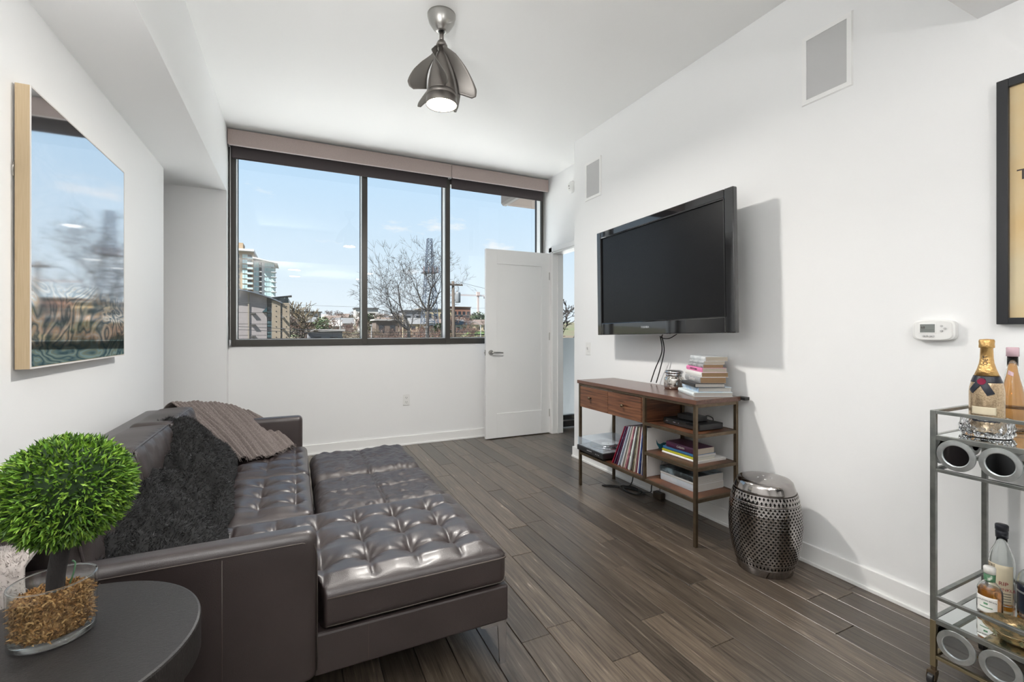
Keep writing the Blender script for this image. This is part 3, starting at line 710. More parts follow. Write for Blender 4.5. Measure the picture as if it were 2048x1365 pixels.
# ------------------------------------------------------------------ console table
KX0, KX1, KY0, KY1, KD = 1.992, 2.332, 1.838, 2.985, 2.245
con = thing('console_table', (2.16, 2.41, 0), 'walnut console table with bronze metal frame under the television', 'console table')
box('table_top', 'walnut_top', con, KX0 - 0.010, KX1 + 0.004, KY0 - 0.012, KY1 + 0.008, 0.790, 0.815, bevel=0.002)
q = 0.019
for xx in (KX0, KX1 - q):
    for yy in (KY0, KY1 - q):
        box('leg', 'bronze', con, xx, xx + q, yy, yy + q, 0.0, 0.790, bevel=0.0015)
    box('divider_post', 'bronze', con, xx, xx + q, KD, KD + q, 0.247, 0.778, bevel=0.0015)
for xx in (KX0, KX1 - q):
    box('frame_rail', 'bronze', con, xx, xx + q, KY0 + q, KY1 - q, 0.774, 0.789, bevel=0.0015)
    box('frame_rail', 'bronze', con, xx, xx + q, KY0 + q, KY1 - q, 0.243, 0.262, bevel=0.0015)
    for z in (0.435, 0.620): box('shelf_rail', 'bronze', con, xx, xx + q, KY0 + q, KD, z - 0.019, z, bevel=0.0015)
for yy in (KY0, KY1 - q):
    for z in ((0.262, 0.435, 0.620, 0.789) if yy == KY0 else (0.262, 0.789)):
        box('end_rail', 'bronze', con, KX0 + q, KX1 - q, yy, yy + q, z - 0.019, z, bevel=0.0015)
for z in (0.435, 0.620):
    box('shelf', 'walnut', con, KX0 + q, KX1 - q, KY0 + q, KD + q, z - 0.014, z - 0.001)
box('bottom_shelf', 'walnut', con, KX0 + q, KX1 - q, KY0 + q, KY1 - q, 0.248, 0.261)
box('drawer_case_side', 'walnut', con, KX0 + 0.004, KX1, KD + q, KD + q + 0.012, 0.612, 0.774)
box('drawer_case_back', 'walnut', con, KX1 - 0.012, KX1, KD + 0.03, KY1 - q, 0.612, 0.774)
box('drawer_case_bottom', 'walnut', con, KX0 + 0.02, KX1 - 0.012, KD + 0.031, KY1 - q, 0.612, 0.622)
DM = (KD + KY1) / 2 + 0.005
for a, b in ((KD + 0.033, DM - 0.0012), (DM + 0.0012, KY1 - q - 0.002)):
    dr = box('drawer', 'walnut', con, KX0 + 0.001, KX0 + 0.019, a, b, 0.612, 0.770, bevel=0.001)
    m = MB(); m.M = Matrix.Translation((KX0 + 0.001, (a + b) / 2 + (0.03 if a > 2.5 else 0.0), 0.695)) @ Matrix.Rotation(R(-90), 4, 'Y')
    m.lathe([(0.005, 0), (0.0045, 0.008), (0.010, 0.014), (0.0115, 0.020), (0.008, 0.025), (0, 0.026)], n=20)
    m.build('knob', 'bronze', dr, smooth=True)
tag(MB().box(2.3375, 2.378, 1.80, 1.86, 0.795, 0.813).build('cable_box', 'black_plastic', con, bevel=0.002), 'black block behind the table top')

# ------------------------------------------------------------------ books
def book(name, C, s_, w, z, h, cover, pages, label, group, e1=(0.435, 0.900), hard=False, title=None, tcol='label_ink', tsize=None, cat='book'):
    x1 = Vector((e1[0], e1[1], 0)).normalized(); x2 = Vector((x1.y, -x1.x, 0))
    c0 = Vector((C[0], C[1], z)); M = Matrix(((x2.x, x1.x, 0, c0.x), (x2.y, x1.y, 0, c0.y), (0, 0, 1, c0.z), (0, 0, 0, 1)))
    t = thing(name, tuple(c0 + x1 * s_ / 2 + x2 * w / 2), label, cat, group)
    th_ = 0.0022 if hard else 0.0009; ov = 0.003 if hard else 0.0
    def B(nm, mt, *b, bevel=0): m_ = MB(); m_.M = M; m_.box(*b); return m_.build(nm, mt, t, bevel=bevel)
    B('front_cover', cover, 0, w, 0, s_, h - th_, h); B('back_cover', cover, 0, w, 0, s_, 0, th_)
    m_ = MB(); m_.M = M
    m_.prism([(0.0, th_), (-0.003, h * 0.25), (-0.004, h * 0.5), (-0.003, h * 0.75), (0.0, h - th_), (0.0025, h - th_), (0.0025, th_)], 0, s_, 'y')
    m_.v = m_.v; sp = m_.build('spine', cover, t)
    B('page_block', pages, 0.0025, w - ov, ov, s_ - ov, th_, h - th_)
    if title:
        P_ = M @ Vector((-0.0046, s_ * 0.5, h * 0.5))
        lettering('spine_title', title, tsize or h * 0.62, frame(P_, -x1, (0, 0, 1)), tcol, sp, 0.0003)
    return t
def cover(name, c1, c2=None, rough=0.4, scale=12):
    return mat(name, c1, rough, noise=(scale, c2, 0.45, 0.6) if c2 else None)
cover('cov_silver', (0.66, 0.68, 0.69), (0.52, 0.55, 0.57), scale=30); cover('cov_grey', (0.50, 0.51, 0.52), (0.36, 0.37, 0.38), scale=40)
cover('cov_slate', (0.40, 0.40, 0.41), (0.22, 0.22, 0.23), scale=40); cover('cov_pink', (0.75, 0.20, 0.42)); cover('cov_white', (0.78, 0.77, 0.74))
cover('cov_midgrey', (0.34, 0.34, 0.345)); cover('cov_black', (0.016, 0.016, 0.018), rough=0.3); cover('cov_sky', (0.40, 0.56, 0.74), (0.62, 0.72, 0.82), scale=25)
cover('cov_pale', (0.66, 0.74, 0.76), (0.75, 0.8, 0.8)); cover('cov_purple', (0.085, 0.018, 0.060)); cover('cov_blue', (0.05, 0.20, 0.42)); cover('cov_yellow', (0.46, 0.45, 0.02))
cover('cov_paper', (0.78, 0.77, 0.75)); cover('cov_dark', (0.035, 0.045, 0.05), (0.30, 0.40, 0.46), scale=14); cover('cov_cool', (0.62, 0.68, 0.74), (0.75, 0.78, 0.82), scale=8)
z = 0.8152; G = 'stack of books on the console top'
for nm, C, s_, w, h, cv, pg, lb, hard, tt, tc_ in (
    ('hardback_book', (2.089, 1.94), 0.250, 0.225, 0.0235, 'cov_pale', 'page_grey', 'pale wide hardback at the bottom of the book stack', True, None, None),
    ('hardback_book', (2.123, 1.94), 0.245, 0.193, 0.0285, 'cov_sky', 'page_grey', 'light blue hardback second from the bottom of the stack', True, None, None),
    ('hardback_book', (2.097, 1.94), 0.202, 0.174, 0.0230, 'cov_black', 'page_grey', 'thin black hardback in the stack above the light blue book', True, None, None),
    ('thick_paperback', (2.139, 1.94), 0.231, 0.149, 0.0330, 'cov_midgrey', 'page_tan', 'thick grey paperback with white lettering and brown pages', False, 'London', 'label_white'),
    ('hardback_book', (2.149, 1.94), 0.245, 0.158, 0.0290, 'cov_white', 'page_tan', 'white-spined hardback with tan pages under the pink book', True, None, None),
    ('paperback_book', (2.155, 1.94), 0.240, 0.142, 0.0250, 'cov_pink', 'page_cream', 'bright pink paperback in the middle of the stack', False, 'GOOD TO GREAT', 'label_ink'),
    ('paperback_book', (2.161, 1.94), 0.220, 0.118, 0.0200, 'cov_slate', 'page_tan', 'small dark grey paperback with brown pages above the pink book', False, None, None),
    ('paperback_book', (2.169, 1.94), 0.215, 0.121, 0.0190, 'cov_grey', 'page_cream', 'thin grey paperback second from the top of the stack', False, None, None),
    ('paperback_book', (2.181, 1.94), 0.225, 0.130, 0.0250, 'cov_silver', 'page_cream', 'silvery paperback on the very top of the stack', False, None, None)):
    book(nm, C, s_, w, z, h, cv, pg, lb, G, hard=hard, title=tt, tcol=tc_ or 'label_ink', tsize={'London': 0.030}.get(tt, 0.013)); z += h + 0.0002
z = 0.4345; G = 'books on the middle shelf'
for nm, C, s_, w, h, cv, pg, lb, hard, tt in (
    ('magazine', (2.086, 1.905), 0.285, 0.225, 0.012, 'cov_paper', 'page_grey', 'white magazine at the bottom of the middle shelf pile', False, None),
    ('magazine', (2.090, 1.925), 0.268, 0.150, 0.014, 'cov_yellow', 'page_grey', 'lime yellow paperback on the middle shelf', False, None),
    ('magazine', (2.094, 1.925), 0.265, 0.154, 0.016, 'cov_blue', 'page_grey', 'blue paperback under the purple book', False, None),
    ('hardback_book', (2.098, 1.930), 0.235, 0.142, 0.034, 'cov_purple', 'page_cream', 'thick purple hardback topping the middle shelf pile', False, 'CABAN')):
    book(nm, C, s_, w, z, h, cv, pg, lb, G, e1=(0, 1), hard=hard, title=tt, tcol='label_white', tsize=0.018); z += h + 0.0002
z = 0.2612; G = 'books on the bottom shelf'
for C, s_, w, h, cv, lb in (
    ((2.090, 1.93), 0.275, 0.230, 0.040, 'cov_cool', 'thick pale grey catalogue at the bottom shelf of the console'),
    ((2.088, 1.93), 0.275, 0.226, 0.014, 'cov_paper', 'thin white book between the two bottom shelf catalogues'),
    ((2.086, 1.93), 0.277, 0.230, 0.034, 'cov_dark', 'dark photo-covered catalogue on top of the bottom shelf pile')):
    book('catalogue', C, s_, w, z, h, cv, 'page_grey', lb, G, e1=(0, 1)); z += h + 0.0002

# mercury-glass jar with clamp
jar = thing('storage_jar', (2.262, 2.268, 0.815), 'silvery mercury-glass clamp jar beside the book stack', 'jar')
jc = (2.262, 2.268, 0.8152)
mat('mercury', (0.60, 0.57, 0.53), 0.13, 0.95, noise=(34, (0.10, 0.085, 0.07), 0.60, 0.70))
MB().lathe([(0.056, 0), (0.062, 0.004), (0.064, 0.02), (0.064, 0.062), (0.060, 0.074), (0.050, 0.080), (0.050, 0.084)], jc, 40).build('glass_body', 'mercury', jar, smooth=True)
MB().lathe([(0.051, 0.084), (0.053, 0.088), (0.053, 0.098), (0.051, 0.101)], jc, 40).build('neck_band', 'chrome', jar, smooth=True)
MB().lathe([(0.050, 0.101), (0.058, 0.103), (0.060, 0.109), (0.058, 0.116), (0.050, 0.120), (0.046, 0.122), (0.02, 0.1235), (0, 0.124)], jc, 40).build('lid', 'chrome', jar, smooth=True)
m = MB()
for sx in (-1, 1):
    m.tube(spline([(2.262 + 0.012 * sx, 2.215, 0.905), (2.262 + 0.012 * sx, 2.200, 0.885), (2.262 + 0.010 * sx, 2.196, 0.860), (2.262, 2.194, 0.845)]), 0.0017, 6)
m.build('wire_clasp', 'chrome', jar, smooth=True)

# receiver box and small box on the upper shelf
sb = thing('media_box', (2.19, 1.99, 0.62), 'flat black media box on the upper console shelf', 'media box')
box('case', 'black_plastic', sb, 2.085, 2.275, 1.895, 2.180, 0.6225, 0.658, bevel=0.004)
box('front_panel', 'black_gloss', sb, 2.082, 2.085, 1.90, 2.175, 0.6245, 0.656)
for yy in (2.15, 2.14, 2.09, 2.083, 2.076, 2.05): box('indicator', 'silver_print', sb, 2.0812, 2.082, yy, yy + 0.004, 0.640, 0.643)
for xx in (2.10, 2.25):
    for yy in (1.915, 2.15): box('foot', 'black_plastic', sb, xx, xx + 0.012, yy, yy + 0.012, 0.6192, 0.6225)
rb = thing('small_box', (2.2, 2.0, 0.658), 'small black receiver sitting on the flat media box', 'receiver')
box('case', 'black_plastic', rb, 2.13, 2.215, 1.955, 2.11, 0.6582, 0.690, bevel=0.005)
MB().tube(spline([(2.215, 1.99, 0.675), (2.245, 1.985, 0.684), (2.26, 1.96, 0.676), (2.245, 1.94, 0.665)]), 0.003, 6).build('antenna_lead', 'cable', rb, smooth=True)

# ------------------------------------------------------------------ turntable and records
tt = thing('turntable', (2.16, 2.82, 0.262), 'black turntable with clear lid on the low console shelf', 'turntable')
T0, T1, U0, U1 = 1.982, 2.325, 2.665, 2.995
for xx in (2.02, 2.29):
    for yy in (2.70, 2.955): MB().lathe([(0.015, 0.2615), (0.015, 0.276)], (xx, yy, 0), 14).build('foot', 'black_plastic', tt)
box('plinth', 'black_plastic', tt, T0, T1, U0, U1, 0.276, 0.316, bevel=0.006)
box('top_plate', 'cov_slate', tt, T0 + 0.008, T1 - 0.008, U0 + 0.008, U1 - 0.008, 0.316, 0.3185)
MB().lathe([(0.140, 0.3185), (0.142, 0.324), (0.140, 0.330), (0.008, 0.331), (0.003, 0.336), (0, 0.337)], (2.168, 2.845, 0), 48).build('platter', 'chrome', tt, smooth=True)
rc = MB().lathe([(0.136, 0.3312), (0.136, 0.3325), (0.0, 0.3328)], (2.168, 2.845, 0), 48).build('record_disc', 'black_gloss', tt)
MB().lathe([(0.05, 0.3329), (0.05, 0.3334), (0, 0.3335)], (2.168, 2.845, 0), 32).build('disc_label', 'label_white', rc)
m = MB(); m.lathe([(0.018, 0.3185), (0.018, 0.345), (0.0, 0.346)], (2.285, 2.705, 0), 20); m.tube(spline([(2.285, 2.705, 0.352), (2.20, 2.70, 0.352), (2.09, 2.715, 0.350), (2.045, 2.745, 0.340)]), 0.004, 8)
m.build('tone_arm', 'chrome', tt, smooth=True)
for yy in (2.71, 2.728, 2.747): box('front_button', 'silver_print', tt, T0 - 0.0015, T0, yy, yy + 0.006, 0.293, 0.298)
box('maker_plate', 'silver_print', tt, T0 - 0.001, T0, 2.80, 2.86, 0.298, 0.303)
clear_glass('acrylic', (0.93, 0.97, 1.0), 1.5, 0.16)
lid = MB(); lid.box(T0 + 0.006, T1 - 0.004, U0 + 0.005, U1 - 0.005, 0.374, 0.377).box(T0 + 0.006, T0 + 0.009, U0 + 0.005, U1 - 0.005, 0.3185, 0.374).box(T0 + 0.009, T1 - 0.004, U1 - 0.008, U1 - 0.005, 0.3185, 0.374)
lid.build('dust_cover', 'acrylic', tt)

rec_cols = [('white', (0.78, 0.77, 0.76)), ('teal', (0.03, 0.13, 0.17)), ('black', (0.02, 0.02, 0.022)), ('navy', (0.02, 0.03, 0.10)), ('grey', (0.34, 0.34, 0.35)), ('black', (0.015, 0.015, 0.017)),
            ('royal blue', (0.03, 0.06, 0.24)), ('white', (0.72, 0.72, 0.71)), ('dark red', (0.16, 0.02, 0.05)), ('ivory', (0.62, 0.57, 0.47)), ('olive', (0.15, 0.13, 0.08)), ('black', (0.03, 0.027, 0.027)),
            ('white', (0.74, 0.74, 0.74)), ('mint', (0.42, 0.55, 0.50)), ('rose', (0.40, 0.16, 0.20)), ('ivory', (0.66, 0.62, 0.53)), ('grey', (0.42, 0.40, 0.40)), ('white', (0.70, 0.72, 0.76)),
            ('pale blue', (0.48, 0.54, 0.64)), ('plum', (0.10, 0.02, 0.06)), ('patterned violet', (0.09, 0.05, 0.11)), ('crimson', (0.26, 0.01, 0.035))]
ords = ['first', 'second', 'third', 'fourth', 'fifth', 'sixth', 'seventh', 'eighth', 'ninth', 'tenth', 'eleventh', 'twelfth', 'thirteenth', 'fourteenth', 'fifteenth', 'sixteenth', 'seventeenth', 'eighteenth', 'nineteenth', 'twentieth', 'twenty-first', 'twenty-second']
nR = len(rec_cols); yb = 2.268
for i, (cn, cc) in enumerate(rec_cols):
    f_ = i / (nR - 1); ang = R(1.5 + 24.5 * f_ ** 1.15)
    tk = 0.0062 if i else 0.009
    mt = mat('sleeve_%s_%d' % (cn.replace(' ', '_'), i), cc, 0.45, noise=(26, tuple(min(1, v * 1.5 + 0.05) for v in cc), 0.55, 0.62) if i in (3, 6, 10, 13, 14, 20) else None)
    lb = ('white record sleeve with a teal bird, leaning nearest the books' if i == 0 else
          'crimson record sleeve leaning next to the turntable' if i == nR - 1 else '%s record sleeve, %s from the white bird sleeve in the row' % (cn, ords[i]))
    t = thing('vinyl_record', (2.19, yb, 0.262), lb, 'record', 'row of vinyl records on the low shelf')
    M = Matrix.Translation((2.03, yb, 0.2625)) @ Matrix.Rotation(ang, 4, 'X')
    jx = rnd.uniform(-0.006, 0.006)
    # hollow sleeve: two boards and a folded spine edge
    m = MB(); m.M = M; m.box(jx, 0.313 + jx, 0, tk * 0.3, 0, 0.314).box(jx, 0.313 + jx, tk * 0.7, tk, 0, 0.314).box(jx - 0.0005, jx + 0.002, 0, tk, 0, 0.314)
    sl = m.build('sleeve', mt, t)
    m = MB(); m.M = M; m.box(0.004 + jx, 0.31 + jx, tk * 0.38, tk * 0.62, 0.002, 0.3135); m.build('inner_sleeve', 'label_white' if i % 3 else 'black_plastic', t)
    if i == 0:
        mat('bird_teal', (0.02, 0.14, 0.19), 0.5)
        pts = [(0.070, 0.262), (0.085, 0.236), (0.105, 0.228), (0.130, 0.236), (0.165, 0.232), (0.140, 0.215), (0.125, 0.196), (0.098, 0.188), (0.084, 0.196), (0.094, 0.206), (0.088, 0.214), (0.075, 0.232)]
        m = MB(); m.M = M; m.prism([(a + 0.003, b - 0.028) for a, b in pts], -0.0008, 0.0, 'y'); m.build('printed_bird', 'bird_teal', sl)
        for k in range(3):
            m = MB(); m.M = M; m.prism([(0.13 + 0.03 * k, 0.096), (0.136 + 0.03 * k, 0.098), (0.120 + 0.03 * k, 0.066)], -0.0008, 0.0, 'y'); m.build('printed_feather', 'bird_teal', sl)
    # spacing grows a little as the sleeves lean more
    yb += 0.0085 / math.cos(ang) + 0.0165 * f_ * 0.75 + 0.0018
print('record end', yb)

# loose cables and plug block on the floor
pts = []
for k in range(30):
    g = k / 29 * 2 * math.pi * 2.3; rr_ = 0.085 + 0.022 * math.sin(g * 0.7)
    pts.append((2.275 + rr_ * math.cos(g) * 0.55, 2.70 + rr_ * math.sin(g) * 1.1, 0.004 + 0.005 * (k / 29) + 0.002 * math.sin(3 * g)))
cable('coiled_cable', [(2.30, 2.72, 0.25), (2.315, 2.73, 0.12), (2.305, 2.77, 0.010), (2.20, 2.86, 0.004), (2.15, 2.88, 0.004)] + pts + [(2.34, 2.60, 0.010), (2.36, 2.585, 0.06), (2.362, 2.57, 0.235)], 0.0042, 'black cable coiled on the floor below the console', n=5)
cable('adapter_cable', [(2.37, 2.55, 0.20), (2.372, 2.53, 0.12), (2.360, 2.50, 0.055), (2.355, 2.50, 0.046)], 0.0026, 'thin black lead dropping to the brown adapter block')
pa = thing('power_adapter', (2.355, 2.49, 0), 'small brown power adapter block lying by the baseboard', 'adapter')
mat('adapter_brown', (0.045, 0.030, 0.016), 0.4)
box('block', 'adapter_brown', pa, 2.325, 2.368, 2.455, 2.535, 0.0015, 0.046, bevel=0.005)
for yy in (2.480, 2.492): box('prong', 'chrome', pa, 2.345, 2.347, yy, yy + 0.006, 0.046, 0.060)

# ------------------------------------------------------------------ pierced metal garden stool
GX, GY = 2.152, 1.545
st = thing('garden_stool', (GX, GY, 0), 'barrel-shaped pierced chrome garden stool beside the console', 'stool')
def stool_r(z):
    pr_ = [(0.0, 0.126), (0.03, 0.130), (0.10, 0.150), (0.17, 0.161), (0.24, 0.165), (0.30, 0.162), (0.36, 0.152), (0.405, 0.139), (0.44, 0.126)]
    for (a, ra), (b, rb_) in zip(pr_, pr_[1:]):
        if a <= z <= b:
            f_ = (z - a) / (b - a); f_ = f_ * f_ * (3 - 2 * f_) * 0.3 + f_ * 0.7; return ra + (rb_ - ra) * f_
    return pr_[-1][1]
MB().lathe([(0.122, 0.0), (stool_r(0.002), 0.003), (stool_r(0.03), 0.034), (stool_r(0.03) + 0.003, 0.038), (stool_r(0.04), 0.043)], (GX, GY, 0), 64).build('foot_band', 'chrome_stool', st, smooth=True)
def pierced(z0, z1, rows, cols, name, hole=0.30):
    m = MB(); dz = (z1 - z0) / rows
    def P_(g, z): r_ = stool_r(z); return (GX + r_ * math.cos(g), GY + r_ * math.sin(g), z)
    for j in range(rows):
        for i in range(cols):
            dg = 2 * math.pi / cols; g0 = (i + 0.5 * (j % 2)) * dg; g1 = g0 + dg; za, zb = z0 + j * dz, z0 + (j + 1) * dz
            gm, zm = (g0 + g1) / 2, (za + zb) / 2; h1, h2 = dg * hole, dz * (hole + 0.12)
            vs = [P_(g0, za), P_(g1, za), P_(g1, zb), P_(g0, zb), P_(gm, zm - h2), P_(gm + h1, zm), P_(gm, zm + h2), P_(gm - h1, zm)]
            m.add(vs, [(0, 1, 4), (1, 2, 5), (2, 3, 6), (3, 0, 7), (1, 5, 4), (2, 6, 5), (3, 7, 6), (0, 4, 7)])
    o = m.build(name, 'chrome_stool', st, smooth=True, solid=0.005)
    md = o.modifiers.new('crisp', 'EDGE_SPLIT'); md.split_angle = R(35); return o
pierced(0.043, 0.066, 1, 56, 'lower_pierced_band')
MB().lathe([(stool_r(0.066), 0.0655), (stool_r(0.068) + 0.003, 0.069), (stool_r(0.072), 0.0725)], (GX, GY, 0), 64).build('lower_ridge', 'chrome_stool', st, smooth=True)
pierced(0.072, 0.350, 21, 52, 'pierced_body')
MB().lathe([(stool_r(0.350), 0.3495), (stool_r(0.353) + 0.003, 0.354), (stool_r(0.358), 0.3585)], (GX, GY, 0), 64).build('upper_ridge', 'chrome_stool', st, smooth=True)
pierced(0.358, 0.396, 2, 52, 'upper_pierced_band')
MB().lathe([(stool_r(0.396), 0.396), (stool_r(0.41) + 0.001, 0.408), (0.131, 0.428), (0.127, 0.441), (0.118, 0.449), (0.10, 0.4515), (0.02, 0.4535), (0.016, 0.4535)], (GX, GY, 0), 64).build('seat_dome', 'chrome_stool', st, smooth=True)
m = MB()
for k in range(4):
    g = math.pi / 4 + k * math.pi / 2; m.lathe([(0.007, 0.4525), (0.006, 0.4545), (0.0, 0.455)], (GX + 0.03 * math.cos(g), GY + 0.03 * math.sin(g), 0), 12)
m.build('seat_studs', 'chrome', st, smooth=True)
MB().lathe([(0.016, 0.4528), (0.0, 0.4528)], (GX, GY, 0), 16).build('seat_hole', 'dark_slot', st)
MB().lathe([(0.115, 0.02), (0.14, 0.12), (0.150, 0.24), (0.14, 0.34), (0.115, 0.42)], (GX, GY, 0), 40).build('inner_wall', 'stool_inside', st, smooth=True)

# ------------------------------------------------------------------ sofa with chaise
sofa = thing('leather_sofa', (-0.35, 2.5, 0), 'dark brown tufted leather sofa with chaise along the picture wall', 'sofa')
SY0, SY1, S1, S2, S3 = 1.478, 3.53, 2.165, 2.79, 3.44
def tuft(bx, by, px, py, depth=0.038, crown=0.020, z_top=0.40, ext=None):
    """dimples on a px x py grid of buttons through (bx, by)"""
    def fn(p, n):
        p = p.copy()
        if p.z > z_top - 0.045:
            u = (p.x - bx) / px; v = (p.y - by) / py
            du = (u - round(u)) * px; dv = (v - round(v)) * py
            edge = 1.0
            if ext:
                e_ = min(p.x - ext[0], ext[1] - p.x, p.y - ext[2], ext[3] - p.y); edge = max(0.0, min(1.0, (e_ - 0.02) / 0.05))
            r_ = math.hypot(du, dv)
            dz = -depth * math.exp(-(r_ / 0.040) ** 1.1)
            # seams run straight between the buttons
            dz -= 0.0090 * math.exp(-abs(du) / 0.007) + 0.0090 * math.exp(-abs(dv) / 0.007)
            # small pull wrinkles round each button
            a = math.atan2(dv, du); dz += 0.0022 * math.sin(a * 7 + bx * 9 + round(u) * 2.1 + round(v) * 1.3) * math.exp(-((r_ - 0.035) / 0.022) ** 2)
            dz += 0.0025 * vnoise(p.x * 14, p.y * 14, 3.1)
            w = edge * max(0.0, min(1.0, (p.z - (z_top - 0.045)) / 0.03))
            p.z += (dz + crown) * w
        return p
    return fn
box('base', 'leather', sofa, -0.83, 0.052, SY0 + 0.02, SY1 - 0.02, 0.155, 0.285, bevel=0.006)
box('chaise_base', 'leather', sofa, 0.052, 0.697, 1.496, S1, 0.155, 0.283, bevel=0.008)
box('chaise_seam', 'stitch', sofa, 0.2105, 0.2118, 1.4955, 1.497, 0.16, 0.278)
def chaise_fn():
    t_ = tuft(0.082, 1.655, 0.150, 0.1695, ext=(-0.52, 0.692, 1.490, 2.160))
    def fn(p, n):
        p = t_(p, n)
        k = max(0.0, min(1.0, (0.086 - p.x) / 0.02))
        lim = 1.490 + (1.568 - 1.490) * k
        if p.y < lim: p.y = lim
        return p
    return fn
MB().rbox(-0.52, 0.692, 1.490, 2.160, 0.284, 0.412, 0.034, 180, 100, 4, chaise_fn()).build('chaise_cushion', 'leather', sofa, smooth=True)
MB().rbox(-0.52, 0.078, 2.168, S2 - 0.004, 0.284, 0.412, 0.034, 86, 90, 4, tuft(0.082 - 0.075, 2.168 + 0.155, 0.150, 0.1555, ext=(-0.52, 0.078, 2.168, S2))).build('seat_cushion', 'leather', sofa, smooth=True)
MB().rbox(-0.52, 0.078, S2 + 0.002, S3 - 0.004, 0.284, 0.412, 0.034, 86, 90, 4, tuft(0.082 - 0.075, S2 + 0.162, 0.150, 0.162, ext=(-0.52, 0.078, S2, S3))).build('seat_cushion', 'leather', sofa, smooth=True)
m_btn = []
for bx in [0.082 + 0.15 * k for k in range(-1, 5)]:
    for by in (1.655, 1.8245, 1.994):
        if bx < 0.65: MB().lathe([(0.0085, 0.381), (0.008, 0.3845), (0.0, 0.386)], (bx, by, 0.0), 12).build('button', 'button', sofa, smooth=True)
def pipe(pts, r=0.0028, mt='stitch', nm='piping', par=None): MB().tube(pts, r, 6).build(nm, mt, par or sofa, smooth=True)
pipe([(0.09, 1.4885, 0.386), (0.66, 1.4885, 0.386), (0.684, 1.494, 0.386), (0.6935, 1.515, 0.386), (0.6935, 2.14, 0.386)])
pipe([(0.09, 1.4885, 0.302), (0.66, 1.4885, 0.302), (0.684, 1.494, 0.302), (0.6935, 1.515, 0.302)], 0.0016)
# arms and back
MB().rbox(-0.84, 0.062, SY0, 1.566, 0.150, 0.600, 0.030, 14, 3, 8).build('arm', 'leather', sofa, smooth=True)
MB().rbox(-0.84, 0.050, S3, SY1, 0.150, 0.612, 0.030, 14, 3, 8).build('arm', 'leather', sofa, smooth=True)
MB().rbox(-0.84, -0.70, SY0 + 0.004, SY1 - 0.004, 0.150, 0.705, 0.030, 3, 30, 8).build('back_frame', 'leather', sofa, smooth=True)
pipe([(-0.80, SY0 - 0.0008, 0.574), (0.02, SY0 - 0.0008, 0.574), (0.054, SY0 + 0.008, 0.560), (0.0615, SY0 + 0.02, 0.52), (0.0615, SY0 + 0.014, 0.18)], 0.0018)
pipe([(-0.18, SY0 - 0.0005, 0.566), (-0.18, SY0 - 0.0005, 0.16)], 0.0013)
pipe([(-0.44, SY0 - 0.0005, 0.566), (-0.44, SY0 - 0.0005, 0.16)], 0.0013)
def back_cushion(y0, y1, seed):
    def fn(p, n):
        p = p.copy()
        if n.x > 0.3 or p.x > -0.60:
            u = (p.y - (y0 + y1) / 2) / ((y1 - y0) / 4); v = (p.z - 0.60) / 0.13
            du = (u - round(u)) * (y1 - y0) / 4; dv = (v - round(v)) * 0.13; r_ = math.hypot(du, dv)
            p.x -= 0.016 * math.exp(-(r_ / 0.03) ** 1.2) - 0.010
            p.x += 0.003 * math.sin(p.y * 120 + seed) * max(0, p.z - 0.66) / 0.1
        p.x -= (p.z - 0.42) * 0.16
        p.z += 0.008 * vnoise(p.y * 5 + seed, p.x * 5)
        return p
    MB().rbox(-0.655, -0.475, y0, y1, 0.415, 0.760, 0.040, 5, 40, 26, fn).build('back_cushion', 'leather_soft', sofa, smooth=True)
    pts = [(-0.522 - (0.745 - 0.42) * 0.16 + 0.035, y0 + 0.02, 0.745), (-0.522 - (0.745 - 0.42) * 0.16 + 0.035, y1 - 0.02, 0.745)]
    x_ = -0.478; P2 = [(x_ - (0.44 - 0.42) * 0.16, y1 + 0.0005, 0.44), (x_ - 0.045, y1 + 0.0005, 0.70), (x_ - 0.06, y1 - 0.012, 0.74), (x_ - 0.062, y1 - 0.04, 0.752), (x_ - 0.062, y0 + 0.04, 0.752), (x_ - 0.06, y0 + 0.012, 0.74), (x_ - 0.045, y0 - 0.0005, 0.70), (x_, y0 - 0.0005, 0.44)]
    pipe(spline(P2, 4), 0.004, 'leather')
back_cushion(1.575, 2.12, 1.0); back_cushion(2.13, 2.665, 2.3); back_cushion(2.675, 3.20, 4.4)
MB().rbox(-0.69, -0.52, 3.21, S3 - 0.003, 0.415, 0.66, 0.035, 4, 8, 10).build('bolster', 'leather_soft', sofa, smooth=True)
def sofa_leg(x, y, sx, sy, par, top=0.156):
    m = MB(); a = 0.018
    m.prism([(x, top), (x - sx * 0.10, top), (x - sx * 0.10, top - 0.010), (x - sx * 0.034, top - 0.016), (x - sx * 0.026, 0.0), (x - sx * 0.006, 0.0)], y, y + sy * 0.006, 'y')
    m.prism([(y, top), (y + sy * 0.07, top), (y + sy * 0.07, top - 0.010), (y + sy * 0.030, top - 0.016), (y + sy * 0.020, 0.0), (y + sy * 0.002, 0.0)], x - sx * 0.006, x, 'x')
    m.build('leg', 'chrome', par)
for x, y, sx, sy in ((0.692, 1.502, 1, 1), (0.692, 2.158, 1, -1), (-0.80, 1.53, -1, 1), (-0.80, 3.49, -1, -1), (0.045, 3.49, 1, -1)):
    sofa_leg(x, y, sx, sy, sofa)

